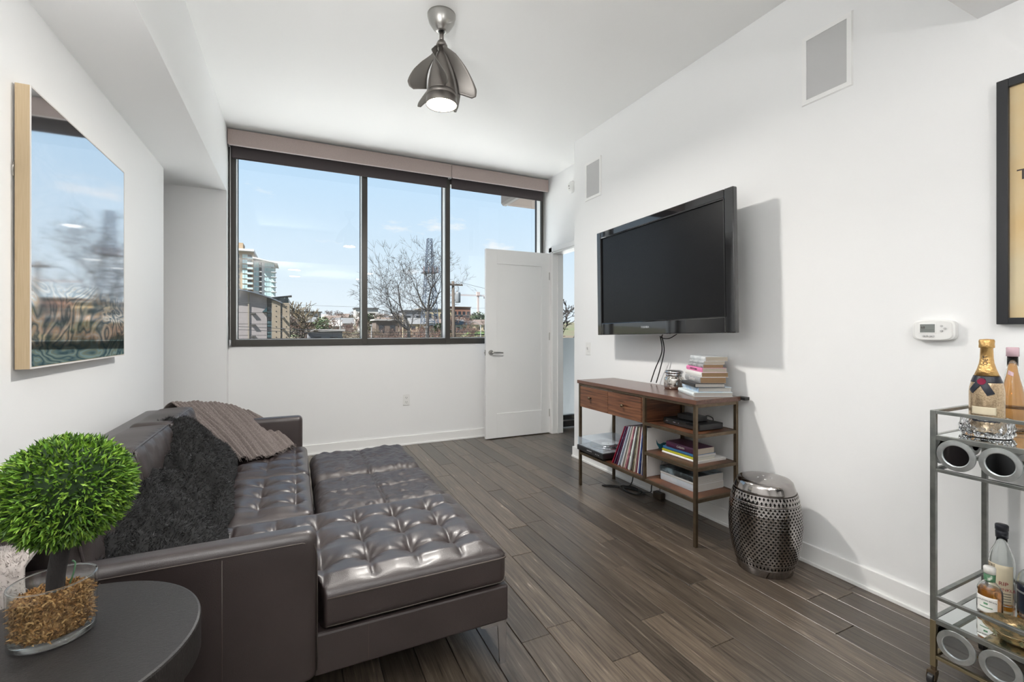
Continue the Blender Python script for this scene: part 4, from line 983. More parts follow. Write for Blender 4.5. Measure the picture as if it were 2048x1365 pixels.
# ottomans pushed up to the seats
def ottoman(y0, y1, label, seed):
    t = thing('ottoman', (0.41, (y0 + y1) / 2, 0), label, 'ottoman', 'ottomans pushed against the sofa')
    X0_, X1_ = 0.090, 0.715; xm, ym = 0.40, (y0 + y1) / 2
    MB().rbox(X0_ + 0.012, X1_ - 0.012, y0 + 0.012, y1 - 0.012, 0.150, 0.258, 0.012, 4, 4, 3).build('body', 'leather', t, smooth=True)
    def fn(p, n):
        p = p.copy()
        if p.z > 0.318:
            w = max(0, min(1, (p.z - 0.318) / 0.03))
            ex = min(p.x - X0_, X1_ - p.x); ey = min(p.y - y0, y1 - p.y); e_ = max(0, min(1, min(ex, ey) / 0.10))
            a = vnoise(p.x * 9 + seed, p.y * 9, seed) + 0.6 * vnoise(p.x * 26 + seed, p.y * 17, 2)
            dz = 0.010 * a + 0.006 * abs(vnoise(p.x * 20, p.y * 20 + seed, 7)) * 2
            dz += 0.018 * e_ ** 0.6 - 0.006
            dz -= 0.010 * math.exp(-((p.x - xm) / 0.010) ** 2) + 0.007 * math.exp(-((p.y - ym) / 0.007) ** 2)
            p.z += dz * w
        p.x += 0.004 * vnoise(p.y * 8, p.z * 9, seed); p.y += 0.004 * vnoise(p.x * 8, p.z * 9, seed + 2)
        return p
    MB().rbox(X0_, X1_, y0, y1, 0.250, 0.374, 0.056, 90, 84, 3, fn).build('cushion', 'leather_soft', t, smooth=True)
    for d_ in (-0.006, 0.006):
        pipe([(xm + d_, y0 + 0.03, 0.372), (xm + d_, y0 + 0.10, 0.379), (xm + d_, y1 - 0.10, 0.379), (xm + d_, y1 - 0.03, 0.372)], 0.0012, 'stitch', 'seam', t)
    for x_, sx in ((X0_ + 0.02, -1), (X1_ - 0.016, 1)):
        for y_, sy in ((y0 + 0.016, 1), (y1 - 0.016, -1)): sofa_leg(x_, y_, sx, sy, t, 0.152)
ottoman(2.182, 2.755, 'wrinkled leather ottoman beside the tufted chaise', 3.3)
ottoman(2.775, 3.345, 'wrinkled leather ottoman farther from the chaise, nearer the window', 8.7)

# ------------------------------------------------------------------ throws
def pile(name, fn, n, length, width, mt, par, seed, jitter=0.7, down=(0, 0, 0)):
    """short pile standing on the surface fn(s, q)"""
    r_ = random.Random(seed); vs = []; fs = []
    for _ in range(n):
        s_, q = r_.random(), r_.random(); p = Vector(fn(s_, q)); e = 0.004
        a = Vector(fn(min(1, s_ + e), q)) - Vector(fn(max(0, s_ - e), q)); b = Vector(fn(s_, min(1, q + e))) - Vector(fn(s_, max(0, q - e)))
        nn = a.cross(b); nn = nn.normalized() if nn.length > 1e-9 else Vector((0, 0, 1))
        if nn.z < -0.2: nn = -nn
        d_ = (nn + Vector((r_.uniform(-1, 1), r_.uniform(-1, 1), r_.uniform(-1, 1))) * jitter + Vector(down)).normalized()
        sd_ = d_.orthogonal().normalized(); sd_ = (Matrix.Rotation(r_.uniform(0, 6.28), 3, d_) @ sd_) * width
        ln = length * r_.uniform(0.6, 1.2); k = len(vs)
        vs += [p - sd_ - nn * 0.002, p + sd_ - nn * 0.002, p + d_ * ln]; fs.append((k, k + 1, k + 2))
    m = MB(); m.v = [tuple(v) for v in vs]; m.f = fs
    o = m.build(name, mt, par); o['kind'] = 'stuff'; return o

ft = thing('fur_throw', (-0.45, 2.4, 0.42), 'black faux-fur throw heaped over the seat and back cushions', 'blanket')
def fur_fn(s_, q):
    y = 1.60 + 1.58 * s_
    hs = [(1.60, 0.13), (1.80, 0.17), (2.10, 0.20), (2.45, 0.28), (2.70, 0.315), (2.95, 0.28), (3.18, 0.17)]
    for (a, ha), (b, hb) in zip(hs, hs[1:]):
        if a <= y <= b + 1e-6: f_ = (y - a) / (b - a); f_ = f_ * f_ * (3 - 2 * f_); H_ = ha + (hb - ha) * f_; break
    else: H_ = 0.17
    xf = -0.255 + 0.035 * math.sin(s_ * 5.5 + 0.5) - 0.05 * max(0, s_ - 0.82) / 0.18; xb = -0.66 + 0.03 * math.sin(s_ * 9)
    w = q; x = xb + (xf - xb) * w
    f_ = math.sqrt(max(0.0, 1 - max(0.0, (w - 0.22) / 0.78) ** 2.3)) if w > 0.22 else 0.93 + 0.07 * (w / 0.22)
    z = 0.418 + H_ * f_
    n_ = vnoise(x * 7 + 3, y * 5, 1.7) * 0.040 + vnoise(x * 15, y * 13, 5.2) * 0.040 + vnoise(x * 31, y * 27, 9.2) * 0.020 - 0.045 * max(0.0, 0.35 - abs(vnoise(x * 6 + 1, y * 7.5, 12.3))) / 0.35
    fold = 0.060 * math.sin((y * 6.5 + x * 9) + 2.5 * vnoise(x * 3, y * 3, 8)) * (0.4 + 0.6 * w)
    z += (n_ + fold * 0.8) * min(1.0, (1 - w) * 6 + 0.1) * (0.4 + 0.6 * min(1, H_ / 0.2))
    x += vnoise(y * 7, z * 8, 4) * 0.022 * (0.3 + w)
    y += 0.04 * vnoise(x * 5, 2.2, y * 3)
    lo = 0.424
    return (x, y, max(z, lo))
MB().grid(fur_fn, 170, 90).build('fur_cloth', 'fur_black', ft, smooth=True, solid=0.012)
pile('fur_pile', fur_fn, 60000, 0.019, 0.0018, 'fur_pile', ft, 5, 0.8, (0.2, -0.1, -0.35))

kt = thing('knit_throw', (-0.3, 3.35, 0.42), 'taupe ribbed knit throw draped over the far sofa corner', 'blanket')
def knit_fn(s_, q):
    A = [Vector((-0.66, 3.30, 0.762)), Vector((-0.55, 3.42, 0.745)), Vector((-0.42, 3.50, 0.715)), Vector((-0.27, 3.53, 0.645))]
    B = [Vector((-0.33, 3.10, 0.455)), Vector((-0.24, 3.11, 0.430)), Vector((-0.12, 3.16, 0.425)), Vector((-0.01, 3.36, 0.428))]
    def ev(Q, t): t = t * 3; i = min(2, int(t)); f_ = t - i; return Q[i] * (1 - f_) + Q[i + 1] * f_
    a, b = ev(A, q), ev(B, q); t = s_
    mid = (a + b) / 2 + Vector((0.02, 0.05 + 0.06 * q, -0.01))
    p = a * (1 - t) ** 2 + mid * 2 * t * (1 - t) + b * t * t
    rib = math.sin(q * 2 * math.pi * 19 + 3.0 * vnoise(t * 2.2, q * 3, 4) + 1.5 * t)
    drape = math.sin(q * 2 * math.pi * 4.2 + 1.8 * t)
    lift = 0.0062 * rib + 0.016 * drape * (0.25 + 0.75 * t * (1.6 - t))
    p = p + Vector((0.45, -0.35, 0.8)) * (lift + 0.012)
    p.z = max(p.z, 0.432 + 0.006 * rib)
    return tuple(p)
MB().grid(knit_fn, 44, 190).build('knit_cloth', 'knit', kt, smooth=True, solid=0.006)
def knit_back(s_, q):
    a = Vector(knit_fn(0, q)); d_ = Vector((-0.10 + 0.05 * q, 0.05 + 0.03 * q, -0.015)) * s_
    p = a + d_; p.z -= 0.16 * s_ * s_
    p.y = min(p.y, 3.66)
    return tuple(p)
MB().grid(knit_back, 10, 190).build('knit_cloth_back', 'knit', kt, smooth=True, solid=0.006)
m = MB(); fr_ = random.Random(2)
for k in range(46):
    q = k / 45; p = Vector(knit_fn(1, q)); d_ = Vector((fr_.uniform(0.01, 0.03), fr_.uniform(-0.022, 0.006), 0))
    m.tube([p, p + d_ * 0.5 + Vector((0, 0, 0.003)), (p.x + d_.x, p.y + d_.y, 0.432)], [0.0022, 0.0018, 0.001], 5)
m.build('fringe', 'knit', kt, smooth=True)

fl = thing('fluffy_throw', (-0.72, 1.5, 0.4), 'pale fluffy throw over the near sofa arm behind the plant', 'blanket')
def flf(s_, q):
    x = -0.845 + 0.275 * q + 0.012 * math.sin(s_ * 9)
    pts = [(1.78, 0.52), (1.70, 0.60), (1.60, 0.645), (1.54, 0.652), (1.485, 0.635), (1.452, 0.58), (1.445, 0.50), (1.442, 0.42)]
    t = s_ * (len(pts) - 1); i = min(len(pts) - 2, int(t)); f_ = t - i
    y = pts[i][0] * (1 - f_) + pts[i + 1][0] * f_; z = pts[i][1] * (1 - f_) + pts[i + 1][1] * f_
    n_ = 0.012 * vnoise(x * 16, y * 14, z * 14)
    return (x, y - abs(n_) * (s_ > 0.5), z + n_ * (s_ <= 0.6) + 0.004)
MB().grid(flf, 40, 26).build('fluffy_cloth', 'fluffy', fl, smooth=True, solid=0.012)
pile('fluffy_pile', flf, 9000, 0.017, 0.0016, 'fluffy_pile', fl, 9, 0.9)

# ------------------------------------------------------------------ side table and topiary
EX, EY, EZ = -0.452, 1.178, 0.580
et = thing('side_table', (EX, EY, 0), 'round black drum side table in front of the sofa arm', 'side table')
MB().lathe([(0.0, EZ), (0.262, EZ), (0.266, EZ - 0.002), (0.2675, EZ - 0.006), (0.2675, EZ - 0.072), (0.264, EZ - 0.076), (0.236, EZ - 0.076)], (EX, EY, 0), 96).build('table_top', 'table_black', et, smooth=False, bevel=0.0)
MB().lathe([(0.236, EZ - 0.076), (0.236, 0.02), (0.24, 0.0)], (EX, EY, 0), 64).build('drum', 'table_black', et, smooth=True)

pl = thing('topiary_plant', (-0.442, 1.238, EZ), 'round green topiary ball in a clear glass vase of moss', 'plant')
vc = (-0.442, 1.238, EZ + 0.0005); ro = R(21)
va = MB().lathe([(0.0, 0.0), (0.94, 0.0), (1.0, 0.004), (1.0, 0.112), (0.985, 0.115), (0.955, 0.113), (0.955, 0.016), (0.93, 0.0125), (0.0, 0.0125)], vc, 64)
va.v = []; va.f = []
for prof in ([(0.0, 0.0), (0.94, 0.0), (1.0, 0.004), (1.03, 0.112), (1.02, 0.115), (0.985, 0.113), (0.955, 0.016), (0.93, 0.0125), (0.0, 0.0125)],):
    va.lathe(prof, vc, 64, 0.066, 0.060, ro)
va.build('glass_vase', 'vase_glass', pl, smooth=True)
MB().lathe([(0.0, 0.0015), (0.92, 0.0015), (0.955, 0.004), (0.955, 0.0115), (0.0, 0.0115)], vc, 48, 0.066, 0.060, ro).build('vase_foot', 'bottle_glass', pl, smooth=True)
MB().tube([(vc[0] + 0.0655 * math.cos(ro) * math.cos(g) - 0.0595 * math.sin(ro) * math.sin(g), vc[1] + 0.0655 * math.sin(ro) * math.cos(g) + 0.0595 * math.cos(ro) * math.sin(g), vc[2] + 0.1145) for g in [2 * math.pi * k / 56 for k in range(57)]], 0.0016, 8).build('vase_rim', 'bottle_glass', pl, smooth=True)
r_ = random.Random(11); m = MB()
def inside(u, v): return (vc[0] + u * 0.066 * math.cos(ro) - v * 0.060 * math.sin(ro), vc[1] + u * 0.066 * math.sin(ro) + v * 0.060 * math.cos(ro))
for k in range(5200):
    g = r_.uniform(0, 6.283); rad = math.sqrt(r_.uniform(0.0, 1)) * 0.88 if k % 3 else r_.uniform(0.84, 0.92)
    x_, y_ = inside(rad * math.cos(g), rad * math.sin(g)); zt = 0.094 - 0.012 * rad ** 2
    z_ = EZ + 0.016 + (zt - 0.016) * (r_.random() if k % 3 == 0 else r_.uniform(0.85, 1.0))
    d_ = Vector((r_.uniform(-1, 1), r_.uniform(-1, 1), r_.uniform(-0.5, 0.8))).normalized() * r_.uniform(0.006, 0.012); w_ = d_.orthogonal().normalized() * 0.0014
    p = Vector((x_, y_, z_)); q1 = p + d_ * 0.5 + Vector((0, 0, 0.002))
    vs = [p - w_, p + w_, q1 + w_, q1 - w_, p + d_]; ok = []
    m.add(vs, [(0, 1, 2, 3), (3, 2, 4)])
mo = m.build('moss', 'moss', pl); mo['kind'] = 'stuff'
mat('moss_core', (0.16, 0.08, 0.03), 0.95, noise=(90, (0.46, 0.26, 0.10), 0.4, 0.65), bump=(120, 1.0))
mc = MB(); mc.lathe([(0.0, 0.014), (0.80, 0.014), (0.85, 0.03), (0.86, 0.070), (0.78, 0.080), (0.35, 0.087), (0.0, 0.09)], vc, 40, 0.066, 0.060, ro); mc.build('moss_bed', 'moss_core', pl, smooth=True)
BC = Vector((-0.412, 1.215, 0.878))
MB().tube(spline([(vc[0] + 0.004, vc[1] - 0.002, EZ + 0.05), (vc[0] + 0.006, vc[1] - 0.006, EZ + 0.12), (BC.x - 0.012, BC.y + 0.004, 0.76), (BC.x, BC.y, BC.z)]), 0.0145, 12).build('trunk', 'bark', pl, smooth=True)
MB().tube(spline([(vc[0] + 0.02, vc[1] + 0.01, EZ + 0.09), (vc[0] + 0.028, vc[1] + 0.008, EZ + 0.115), (vc[0] + 0.030, vc[1] + 0.012, EZ + 0.135), (vc[0] + 0.024, vc[1] + 0.016, EZ + 0.14)]), 0.0016, 6).build('tendril', 'label_green', pl, smooth=True)
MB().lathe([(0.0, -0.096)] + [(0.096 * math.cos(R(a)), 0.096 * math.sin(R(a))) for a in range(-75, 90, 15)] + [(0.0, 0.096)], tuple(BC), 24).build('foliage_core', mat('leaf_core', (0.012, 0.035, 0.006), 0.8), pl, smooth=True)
vs = []; fs = []
for k in range(7600):
    zz = r_.uniform(-1, 1); g = r_.uniform(0, 6.283); s2 = math.sqrt(1 - zz * zz); n_ = Vector((s2 * math.cos(g), s2 * math.sin(g), zz))
    p = BC + n_ * r_.uniform(0.084, 0.104)
    d_ = (n_ + Vector((r_.uniform(-1, 1), r_.uniform(-1, 1), r_.uniform(-1, 1))) * 0.75).normalized(); ln = r_.uniform(0.012, 0.019)
    w_ = d_.cross(Vector((r_.uniform(-1, 1), r_.uniform(-1, 1), r_.uniform(-1, 1)))).normalized() * r_.uniform(0.0020, 0.0029); up = d_.cross(w_).normalized() * 0.0012
    k0 = len(vs); vs += [p, p + d_ * ln * 0.45 + w_ - up, p + d_ * ln, p + d_ * ln * 0.45 - w_ - up, p + d_ * ln * 0.5 + up]
    fs += [(k0, k0 + 1, k0 + 4), (k0 + 1, k0 + 2, k0 + 4), (k0 + 2, k0 + 3, k0 + 4), (k0 + 3, k0, k0 + 4)]
m = MB(); m.v = [tuple(v) for v in vs]; m.f = fs; lo = m.build('foliage', 'leaf', pl); lo['kind'] = 'stuff'

# ------------------------------------------------------------------ bar cart
bx0, bx1, by0, by1 = 1.958, 2.352, 0.05, 0.798
ct = thing('bar_cart', (2.155, 0.42, 0), 'grey metal bar cart with mirrored shelves at the right edge', 'bar cart')
p_ = 0.0155
for xx in (bx0, bx1 - p_):
    for yy in (by0, by1 - p_):
        box('post', 'cart_metal', ct, xx, xx + p_, yy, yy + p_, 0.215, 0.928, bevel=0.0012)
        box('post_foot', 'cart_gold', ct, xx, xx + p_, yy, yy + p_, 0.058, 0.215, bevel=0.0012)
for z, mt in ((0.928, 'cart_metal'), (0.845, 'cart_metal'), (0.732, 'cart_metal'), (0.300, 'cart_metal'), (0.222, 'cart_metal'), (0.098, 'cart_gold')):
    hgt = 0.011 if z not in (0.845, 0.222) else 0.016
    for xx in (bx0 + 0.001, bx1 - p_ + 0.001): box('long_rail', mt, ct, xx, xx + 0.0135, by0 + p_, by1 - p_, z - hgt, z, bevel=0.001)
    for yy in (by0 + 0.001, by1 - p_ + 0.001): box('end_rail', mt, ct, bx0 + p_, bx1 - p_, yy, yy + 0.0135, z - hgt, z, bevel=0.001)
for z in (0.787, 0.158):
    mt = 'cart_metal' if z > 0.5 else 'cart_gold'
    for xx in (bx0 + 0.005, bx1 - 0.010): box('ring_rail', mt, ct, xx, xx + 0.005, by0 + p_, by1 - p_, z - 0.003, z + 0.003)
    for yy in (by0 + 0.005, by1 - 0.010): box('ring_rail', mt, ct, bx0 + p_, bx1 - p_, yy, yy + 0.005, z - 0.003, z + 0.003)
for z in (0.840, 0.217):
    box('mirror_shelf', 'mirror', ct, bx0 + p_, bx1 - p_, by0 + p_, by1 - p_, z, z + 0.004)
    box('shelf_backing', 'black_plastic', ct, bx0 + p_, bx1 - p_, by0 + p_, by1 - p_, z - 0.006, z - 0.0005)
def ring(M):
    m = MB(); m.M = M; m.lathe([(0.0335, -0.003), (0.0335, 0.0035), (0.036, 0.0045), (0.049, 0.0035), (0.0505, 0.0), (0.049, -0.003), (0.0335, -0.003)], n=48)
    o = m.build('mirror_ring', 'ring_metal', ct, smooth=False)
    m = MB(); m.M = M; m.lathe([(0.0, -0.002), (0.0338, -0.002), (0.0338, 0.001), (0.0, 0.001)], n=40); m.build('mirror_disc', 'mirror_dark', o)
for z in (0.787, 0.158):
    for k in range(7):
        yy = 0.730 - 0.1045 * k
        if yy > by0 + 0.04:
            ring(Matrix.Translation((bx0 + 0.002, yy, z)) @ Matrix.Rotation(R(-90), 4, 'Y'))
            ring(Matrix.Translation((bx1 - 0.002, yy, z)) @ Matrix.Rotation(R(90), 4, 'Y'))
    for xx in (2.030, 2.155, 2.280):
        ring(Matrix.Translation((xx, by1 - 0.003, z)) @ Matrix.Rotation(R(-90), 4, 'X'))
for xx in (bx0 + p_ / 2, bx1 - p_ / 2):
    for yy in (by0 + p_ / 2, by1 - p_ / 2):
        m = MB(); m.tube([(xx, yy, 0.062), (xx, yy, 0.045)], 0.008, 12); m.box(xx - 0.020, xx + 0.006, yy - 0.011, yy + 0.011, 0.036, 0.046)
        for s_ in (-1, 1): m.prism([(xx - 0.024, 0.020), (xx - 0.008, 0.014), (xx + 0.006, 0.040), (xx - 0.018, 0.044)], yy + s_ * 0.011 - 0.001, yy + s_ * 0.011 + 0.001, 'y')
        c_ = m.build('caster', 'bronze', ct)
        MB().tube([(xx - 0.014, yy - 0.008, 0.0195), (xx - 0.014, yy + 0.008, 0.0195)], 0.0193, 22).build('wheel', 'black_plastic', c_, bevel=0.002)

# ------------------------------------------------------------------ bottles
def rad(prof, z):
    for (ra, za), (rb_, zb) in zip(prof, prof[1:]):
        if za <= z <= zb and zb > za: return ra + (rb_ - ra) * (z - za) / (zb - za)
    return prof[-1][0]
def patch(prof, c, quad, nm, mt, par, off=0.0006, n=14):
    """label: quad = four (angle deg, z) corners laid onto the bottle"""
    m = MB()
    def fn(u, v):
        g = (quad[0][0] * (1 - u) + quad[1][0] * u) * (1 - v) + (quad[3][0] * (1 - u) + quad[2][0] * u) * v
        z = (quad[0][1] * (1 - u) + quad[1][1] * u) * (1 - v) + (quad[3][1] * (1 - u) + quad[2][1] * u) * v
        r_ = rad(prof, z) + off; return (c[0] + r_ * math.cos(R(g)), c[1] + r_ * math.sin(R(g)), c[2] + z)
    m.grid(fn, n, 8); return m.build(nm, mt, par, smooth=True, solid=0.0003)
def facing(c): return math.degrees(math.atan2(-c[1], -c[0])) % 360
def text_on(c, r_, z, s, size, mt, par, up=False, nm='lettering', dg=0.0):
    g = R(facing(c) + dg); n_ = Vector((math.cos(g), math.sin(g), 0)); right = Vector((-n_.y, n_.x, 0))
    o = Vector((c[0], c[1], c[2] + z)) + n_ * (r_ + 0.0012)
    return lettering(nm, s, size, frame(o, (0, 0, 1) if up else right, -right if up else (0, 0, 1)), mt, par)
# tall gold champagne bottle in the crystal dish
cc = (2.108, 0.706, 0.8570)
PF = [(0.030, 0.0), (0.041, 0.002), (0.0435, 0.008), (0.0435, 0.135), (0.042, 0.150), (0.038, 0.168), (0.031, 0.190), (0.0235, 0.212), (0.0185, 0.232), (0.0165, 0.250), (0.0155, 0.283), (0.0195, 0.284), (0.0195, 0.306), (0.018, 0.312), (0.0, 0.314)]
cb = thing('champagne_bottle', cc, 'gold champagne bottle with black sash standing in the crystal dish', 'bottle')
MB().lathe([(0, 0)] + [p for p in PF if p[1] <= 0.20], cc, 48).build('bottle_body', 'gold_bottle', cb, smooth=True)
MB().lathe([p for p in PF if 0.185 <= p[1] <= 0.284], cc, 40).build('neck_foil', 'gold_foil', cb, smooth=True)
MB().lathe([(0.0155, 0.283), (0.0195, 0.2845), (0.0198, 0.290), (0.0190, 0.296), (0.0198, 0.306), (0.018, 0.312), (0.0, 0.314)], cc, 28).build('cork_cap', 'gold_foil', cb, smooth=True)
g0 = facing(cc)
patch(PF, cc, [(g0 - 100, 0.168), (g0 + 260, 0.168), (g0 + 260, 0.190), (g0 - 100, 0.190)], 'black_sash', 'navy_print', cb, 0.0008, 48)
patch(PF, cc, [(g0 - 34, 0.176), (g0 - 6, 0.183), (g0 + 26, 0.133), (g0 + 2, 0.125)], 'sash_tail', 'navy_print', cb, 0.0010)
patch(PF, cc, [(g0 - 30, 0.183), (g0 - 8, 0.172), (g0 - 48, 0.130), (g0 - 68, 0.142)], 'sash_tail', 'navy_print', cb, 0.0010)
m = MB(); n_ = Vector((math.cos(R(g0 - 18)), math.sin(R(g0 - 18)), 0)); o_ = Vector(cc) + n_ * 0.0395 + Vector((0, 0, 0.172)); m.tube([o_ - n_ * 0.004, o_ + n_ * 0.0015], 0.0105, 22); m.build('wax_seal', 'red_seal', cb)
patch(PF, cc, [(g0 - 52, 0.062), (g0 + 30, 0.062), (g0 + 30, 0.088), (g0 - 52, 0.088)], 'paper_label', 'label_cream', cb, 0.0008)
patch(PF, cc, [(g0 - 52, 0.038), (g0 + 42, 0.038), (g0 + 42, 0.046), (g0 - 52, 0.046)], 'dark_band', 'navy_print', cb, 0.0008)
text_on(cc, 0.0185, 0.236, 'MOET', 0.0165, 'navy_print', cb, up=True, dg=-8)
# crystal dish
dc = (2.108, 0.706, 0.8447)
di = thing('crystal_dish', dc, 'round cut-crystal dish holding the champagne bottle', 'dish')
dm = MB(); n = 36
prof = [(0.058, 0.0), (0.062, 0.002), (0.064, 0.016), (0.065, 0.032), (0.065, 0.048), (0.065, 0.060), (0.062, 0.0605), (0.0590, 0.058), (0.0575, 0.016), (0.0555, 0.0115), (0.0, 0.0115)]
vs = []
for i, (r_, z) in enumerate(prof):
    for k in range(n):
        g = 2 * math.pi * (k + 0.5 * (i % 2)) / n; q = 1 + (0.022 if (k % 2 and i in (2, 3)) else (-0.022 if i in (2, 3) else 0)); vs.append((dc[0] + r_ * q * math.cos(g), dc[1] + r_ * q * math.sin(g), dc[2] + z))
fs = []
for i in range(len(prof) - 1):
    for k in range(n):
        a, b, c_, d_ = i * n + k, i * n + (k + 1) % n, (i + 1) * n + (k + 1) % n, (i + 1) * n + k; fs += [(a, b, c_), (a, c_, d_)]
fs.append(tuple(range(n))[::-1]); dm.add(vs, fs); dm.build('cut_bowl', 'crystal', di)
m = MB()
for k in range(18):
    g = 2 * math.pi * k / 18
    for zc in (0.014, 0.030):
        gg = g + (0.17 if zc > 0.02 else 0); p = Vector((dc[0] + 0.0655 * math.cos(gg), dc[1] + 0.0655 * math.sin(gg), dc[2] + zc)); n_ = Vector((math.cos(gg), math.sin(gg), 0)); t_ = Vector((-n_.y, n_.x, 0))
        m.add([p + t_ * 0.010, p + Vector((0, 0, 0.009)), p - t_ * 0.010, p - Vector((0, 0, 0.009)), p + n_ * 0.0045], [(0, 1, 4), (1, 2, 4), (2, 3, 4), (3, 0, 4), (3, 2, 1, 0)])
m.build('cut_facets', 'crystal', di)

def clear_bottle(name, c, prof, fill_z, liquid, cap, label, capmat, t_in=0.0022):
    t = thing(name, c, label, 'bottle', None)
    inner = [(max(0.001, r_ - t_in), z + (0.004 if z < 0.01 else 0)) for r_, z in prof][::-1]
    MB().lathe([(0, 0)] + prof + [(inner[0][0], prof[-1][1])] + inner[1:] + [(0, 0.004)], c, 40).build('glass', 'bottle_glass', t, smooth=True)
    if fill_z:
        lq = [(max(0.001, r_ - t_in - 0.0004), z) for r_, z in prof if 0.006 < z < fill_z]
        rf = rad(prof, fill_z) - t_in - 0.0004
        MB().lathe([(0, 0.005), (lq[0][0], 0.005)] + lq + [(rf, fill_z), (0, fill_z)], c, 40).build('liquid', liquid, t, smooth=True)
    MB().lathe(cap, c, 28).build('stopper', capmat, t, smooth=True)
    return t
mat('pink_cap', (0.60, 0.42, 0.47), 0.25); mat('dark_cap', (0.012, 0.014, 0.022), 0.4)
rcx = (2.300, 0.703, 0.8447)
PR = [(0.032, 0.0), (0.036, 0.004), (0.0365, 0.012), (0.037, 0.075), (0.0355, 0.105), (0.030, 0.140), (0.023, 0.175), (0.017, 0.205), (0.0145, 0.225), (0.0140, 0.262)]
ro_ = clear_bottle('wine_bottle', rcx, PR, 0.235, 'rose_wine', [(0.0, 0.252), (0.0118, 0.252), (0.0118, 0.262), (0.0165, 0.263), (0.0165, 0.292), (0.015, 0.295), (0.0, 0.295)], 'clear tapered bottle of orange-pink wine behind the champagne', 'pink_cap')
g1 = facing(rcx)
patch(PR, rcx, [(g1 - 40, 0.200), (g1 + 6, 0.192), (g1 + 10, 0.206), (g1 - 36, 0.214)], 'pink_tag', 'pink_cap', ro_, 0.0008)
MB().lathe([(0.034, 0.002), (0.0385, 0.006), (0.0375, 0.014), (0.0375, 0.018)], rcx, 18).build('cut_base', 'crystal', ro_)
wc = (2.292, 0.728, 0.2212)
PW = [(0.030, 0.0), (0.0335, 0.004), (0.034, 0.010), (0.034, 0.150), (0.032, 0.165), (0.026, 0.188), (0.019, 0.205), (0.0148, 0.220), (0.0135, 0.245)]
wb = clear_bottle('whisky_bottle', wc, PW, 0.075, 'amber', [(0.0, 0.236), (0.0165, 0.236), (0.0170, 0.258), (0.0155, 0.260), (0.0155, 0.262), (0.0178, 0.263), (0.0178, 0.279), (0.016, 0.282), (0.0, 0.2825)], 'nearly empty whisky bottle with tan label and black stopper', 'dark_cap')
g2 = facing(wc)
patch(PW, wc, [(g2 - 74, 0.012), (g2 + 52, 0.012), (g2 + 52, 0.146), (g2 - 74, 0.146)], 'paper_label', 'label_cream', wb, 0.0007, 22)
patch(PW, wc, [(g2 - 72, 0.098), (g2 - 28, 0.098), (g2 - 28, 0.143), (g2 - 72, 0.143)], 'label_picture', mat('label_sepia', (0.14, 0.115, 0.085), 0.6, noise=(160, (0.45, 0.38, 0.27), 0.4, 0.6)), wb, 0.0011)
text_on(wc, 0.0345, 0.082, 'RIP', 0.018, 'label_red', wb, dg=6); text_on(wc, 0.0345, 0.062, 'WINKLE', 0.0135, 'label_red', wb, dg=14)
for k in range(4): patch(PW, wc, [(g2 - 10, 0.047 - 0.009 * k), (g2 + 40, 0.047 - 0.009 * k), (g2 + 40, 0.049 - 0.009 * k), (g2 - 10, 0.049 - 0.009 * k)], 'print_line', 'label_ink', wb, 0.0011, 6)
sc = (2.160, 0.716, 0.2212)
PS = [(0.026, 0.0), (0.031, 0.003), (0.0325, 0.010), (0.0325, 0.078), (0.031, 0.090), (0.026, 0.101), (0.0165, 0.112), (0.0128, 0.120), (0.0122, 0.146)]
sb_ = clear_bottle('rum_bottle', sc, PS, 0.094, 'amber', [(0.0, 0.143), (0.0155, 0.143), (0.0158, 0.162), (0.014, 0.165), (0, 0.1655)], 'squat amber rum bottle with white label and green collar', 'label_white')
g3 = facing(sc)
MB().lathe([(0.0138, 0.116), (0.0146, 0.120), (0.0150, 0.142)], sc, 24).build('green_collar', mat('collar_green', (0.06, 0.17, 0.085), 0.5, noise=(60, (0.55, 0.58, 0.5), 0.55, 0.65)), sb_, smooth=True)
patch(PS, sc, [(g3 - 62, 0.016), (g3 + 34, 0.016), (g3 + 34, 0.070), (g3 - 62, 0.070)], 'paper_label', 'label_white', sb_, 0.0007, 20)
text_on(sc, 0.0334, 0.058, 'APPLETON ESTATE', 0.0058, 'label_ink', sb_, dg=-12)
patch(PS, sc, [(g3 - 26, 0.044), (g3 - 8, 0.044), (g3 - 8, 0.050), (g3 - 26, 0.050)], 'label_emblem', 'label_green', sb_, 0.0010, 4)
patch(PS, sc, [(g3 - 44, 0.033), (g3 + 12, 0.033), (g3 + 12, 0.036), (g3 - 44, 0.036)], 'print_line', 'label_green', sb_, 0.0010, 6)
tc_ = (2.262, 0.640, 0.2212)
PT = [(0.034, 0.0), (0.0385, 0.004), (0.039, 0.010), (0.039, 0.120), (0.036, 0.140), (0.028, 0.155), (0.018, 0.163), (0.0155, 0.170), (0.0150, 0.190)]
tb_ = clear_bottle('liquor_bottle', tc_, PT, 0.05, 'amber', [(0.0, 0.186), (0.0175, 0.186), (0.018, 0.205), (0.0, 0.207)], 'round-shouldered clear bottle with black label at the frame edge', 'dark_cap')
g4 = facing(tc_)
patch(PT, tc_, [(g4 - 85, 0.018), (g4 + 60, 0.018), (g4 + 60, 0.116), (g4 - 85, 0.116)], 'black_label', 'navy_print', tb_, 0.0007, 24)
patch(PT, tc_, [(g4 - 80, 0.086), (g4 + 50, 0.086), (g4 + 50, 0.092), (g4 - 80, 0.092)], 'label_stripe', 'ring_metal', tb_, 0.0011, 24)
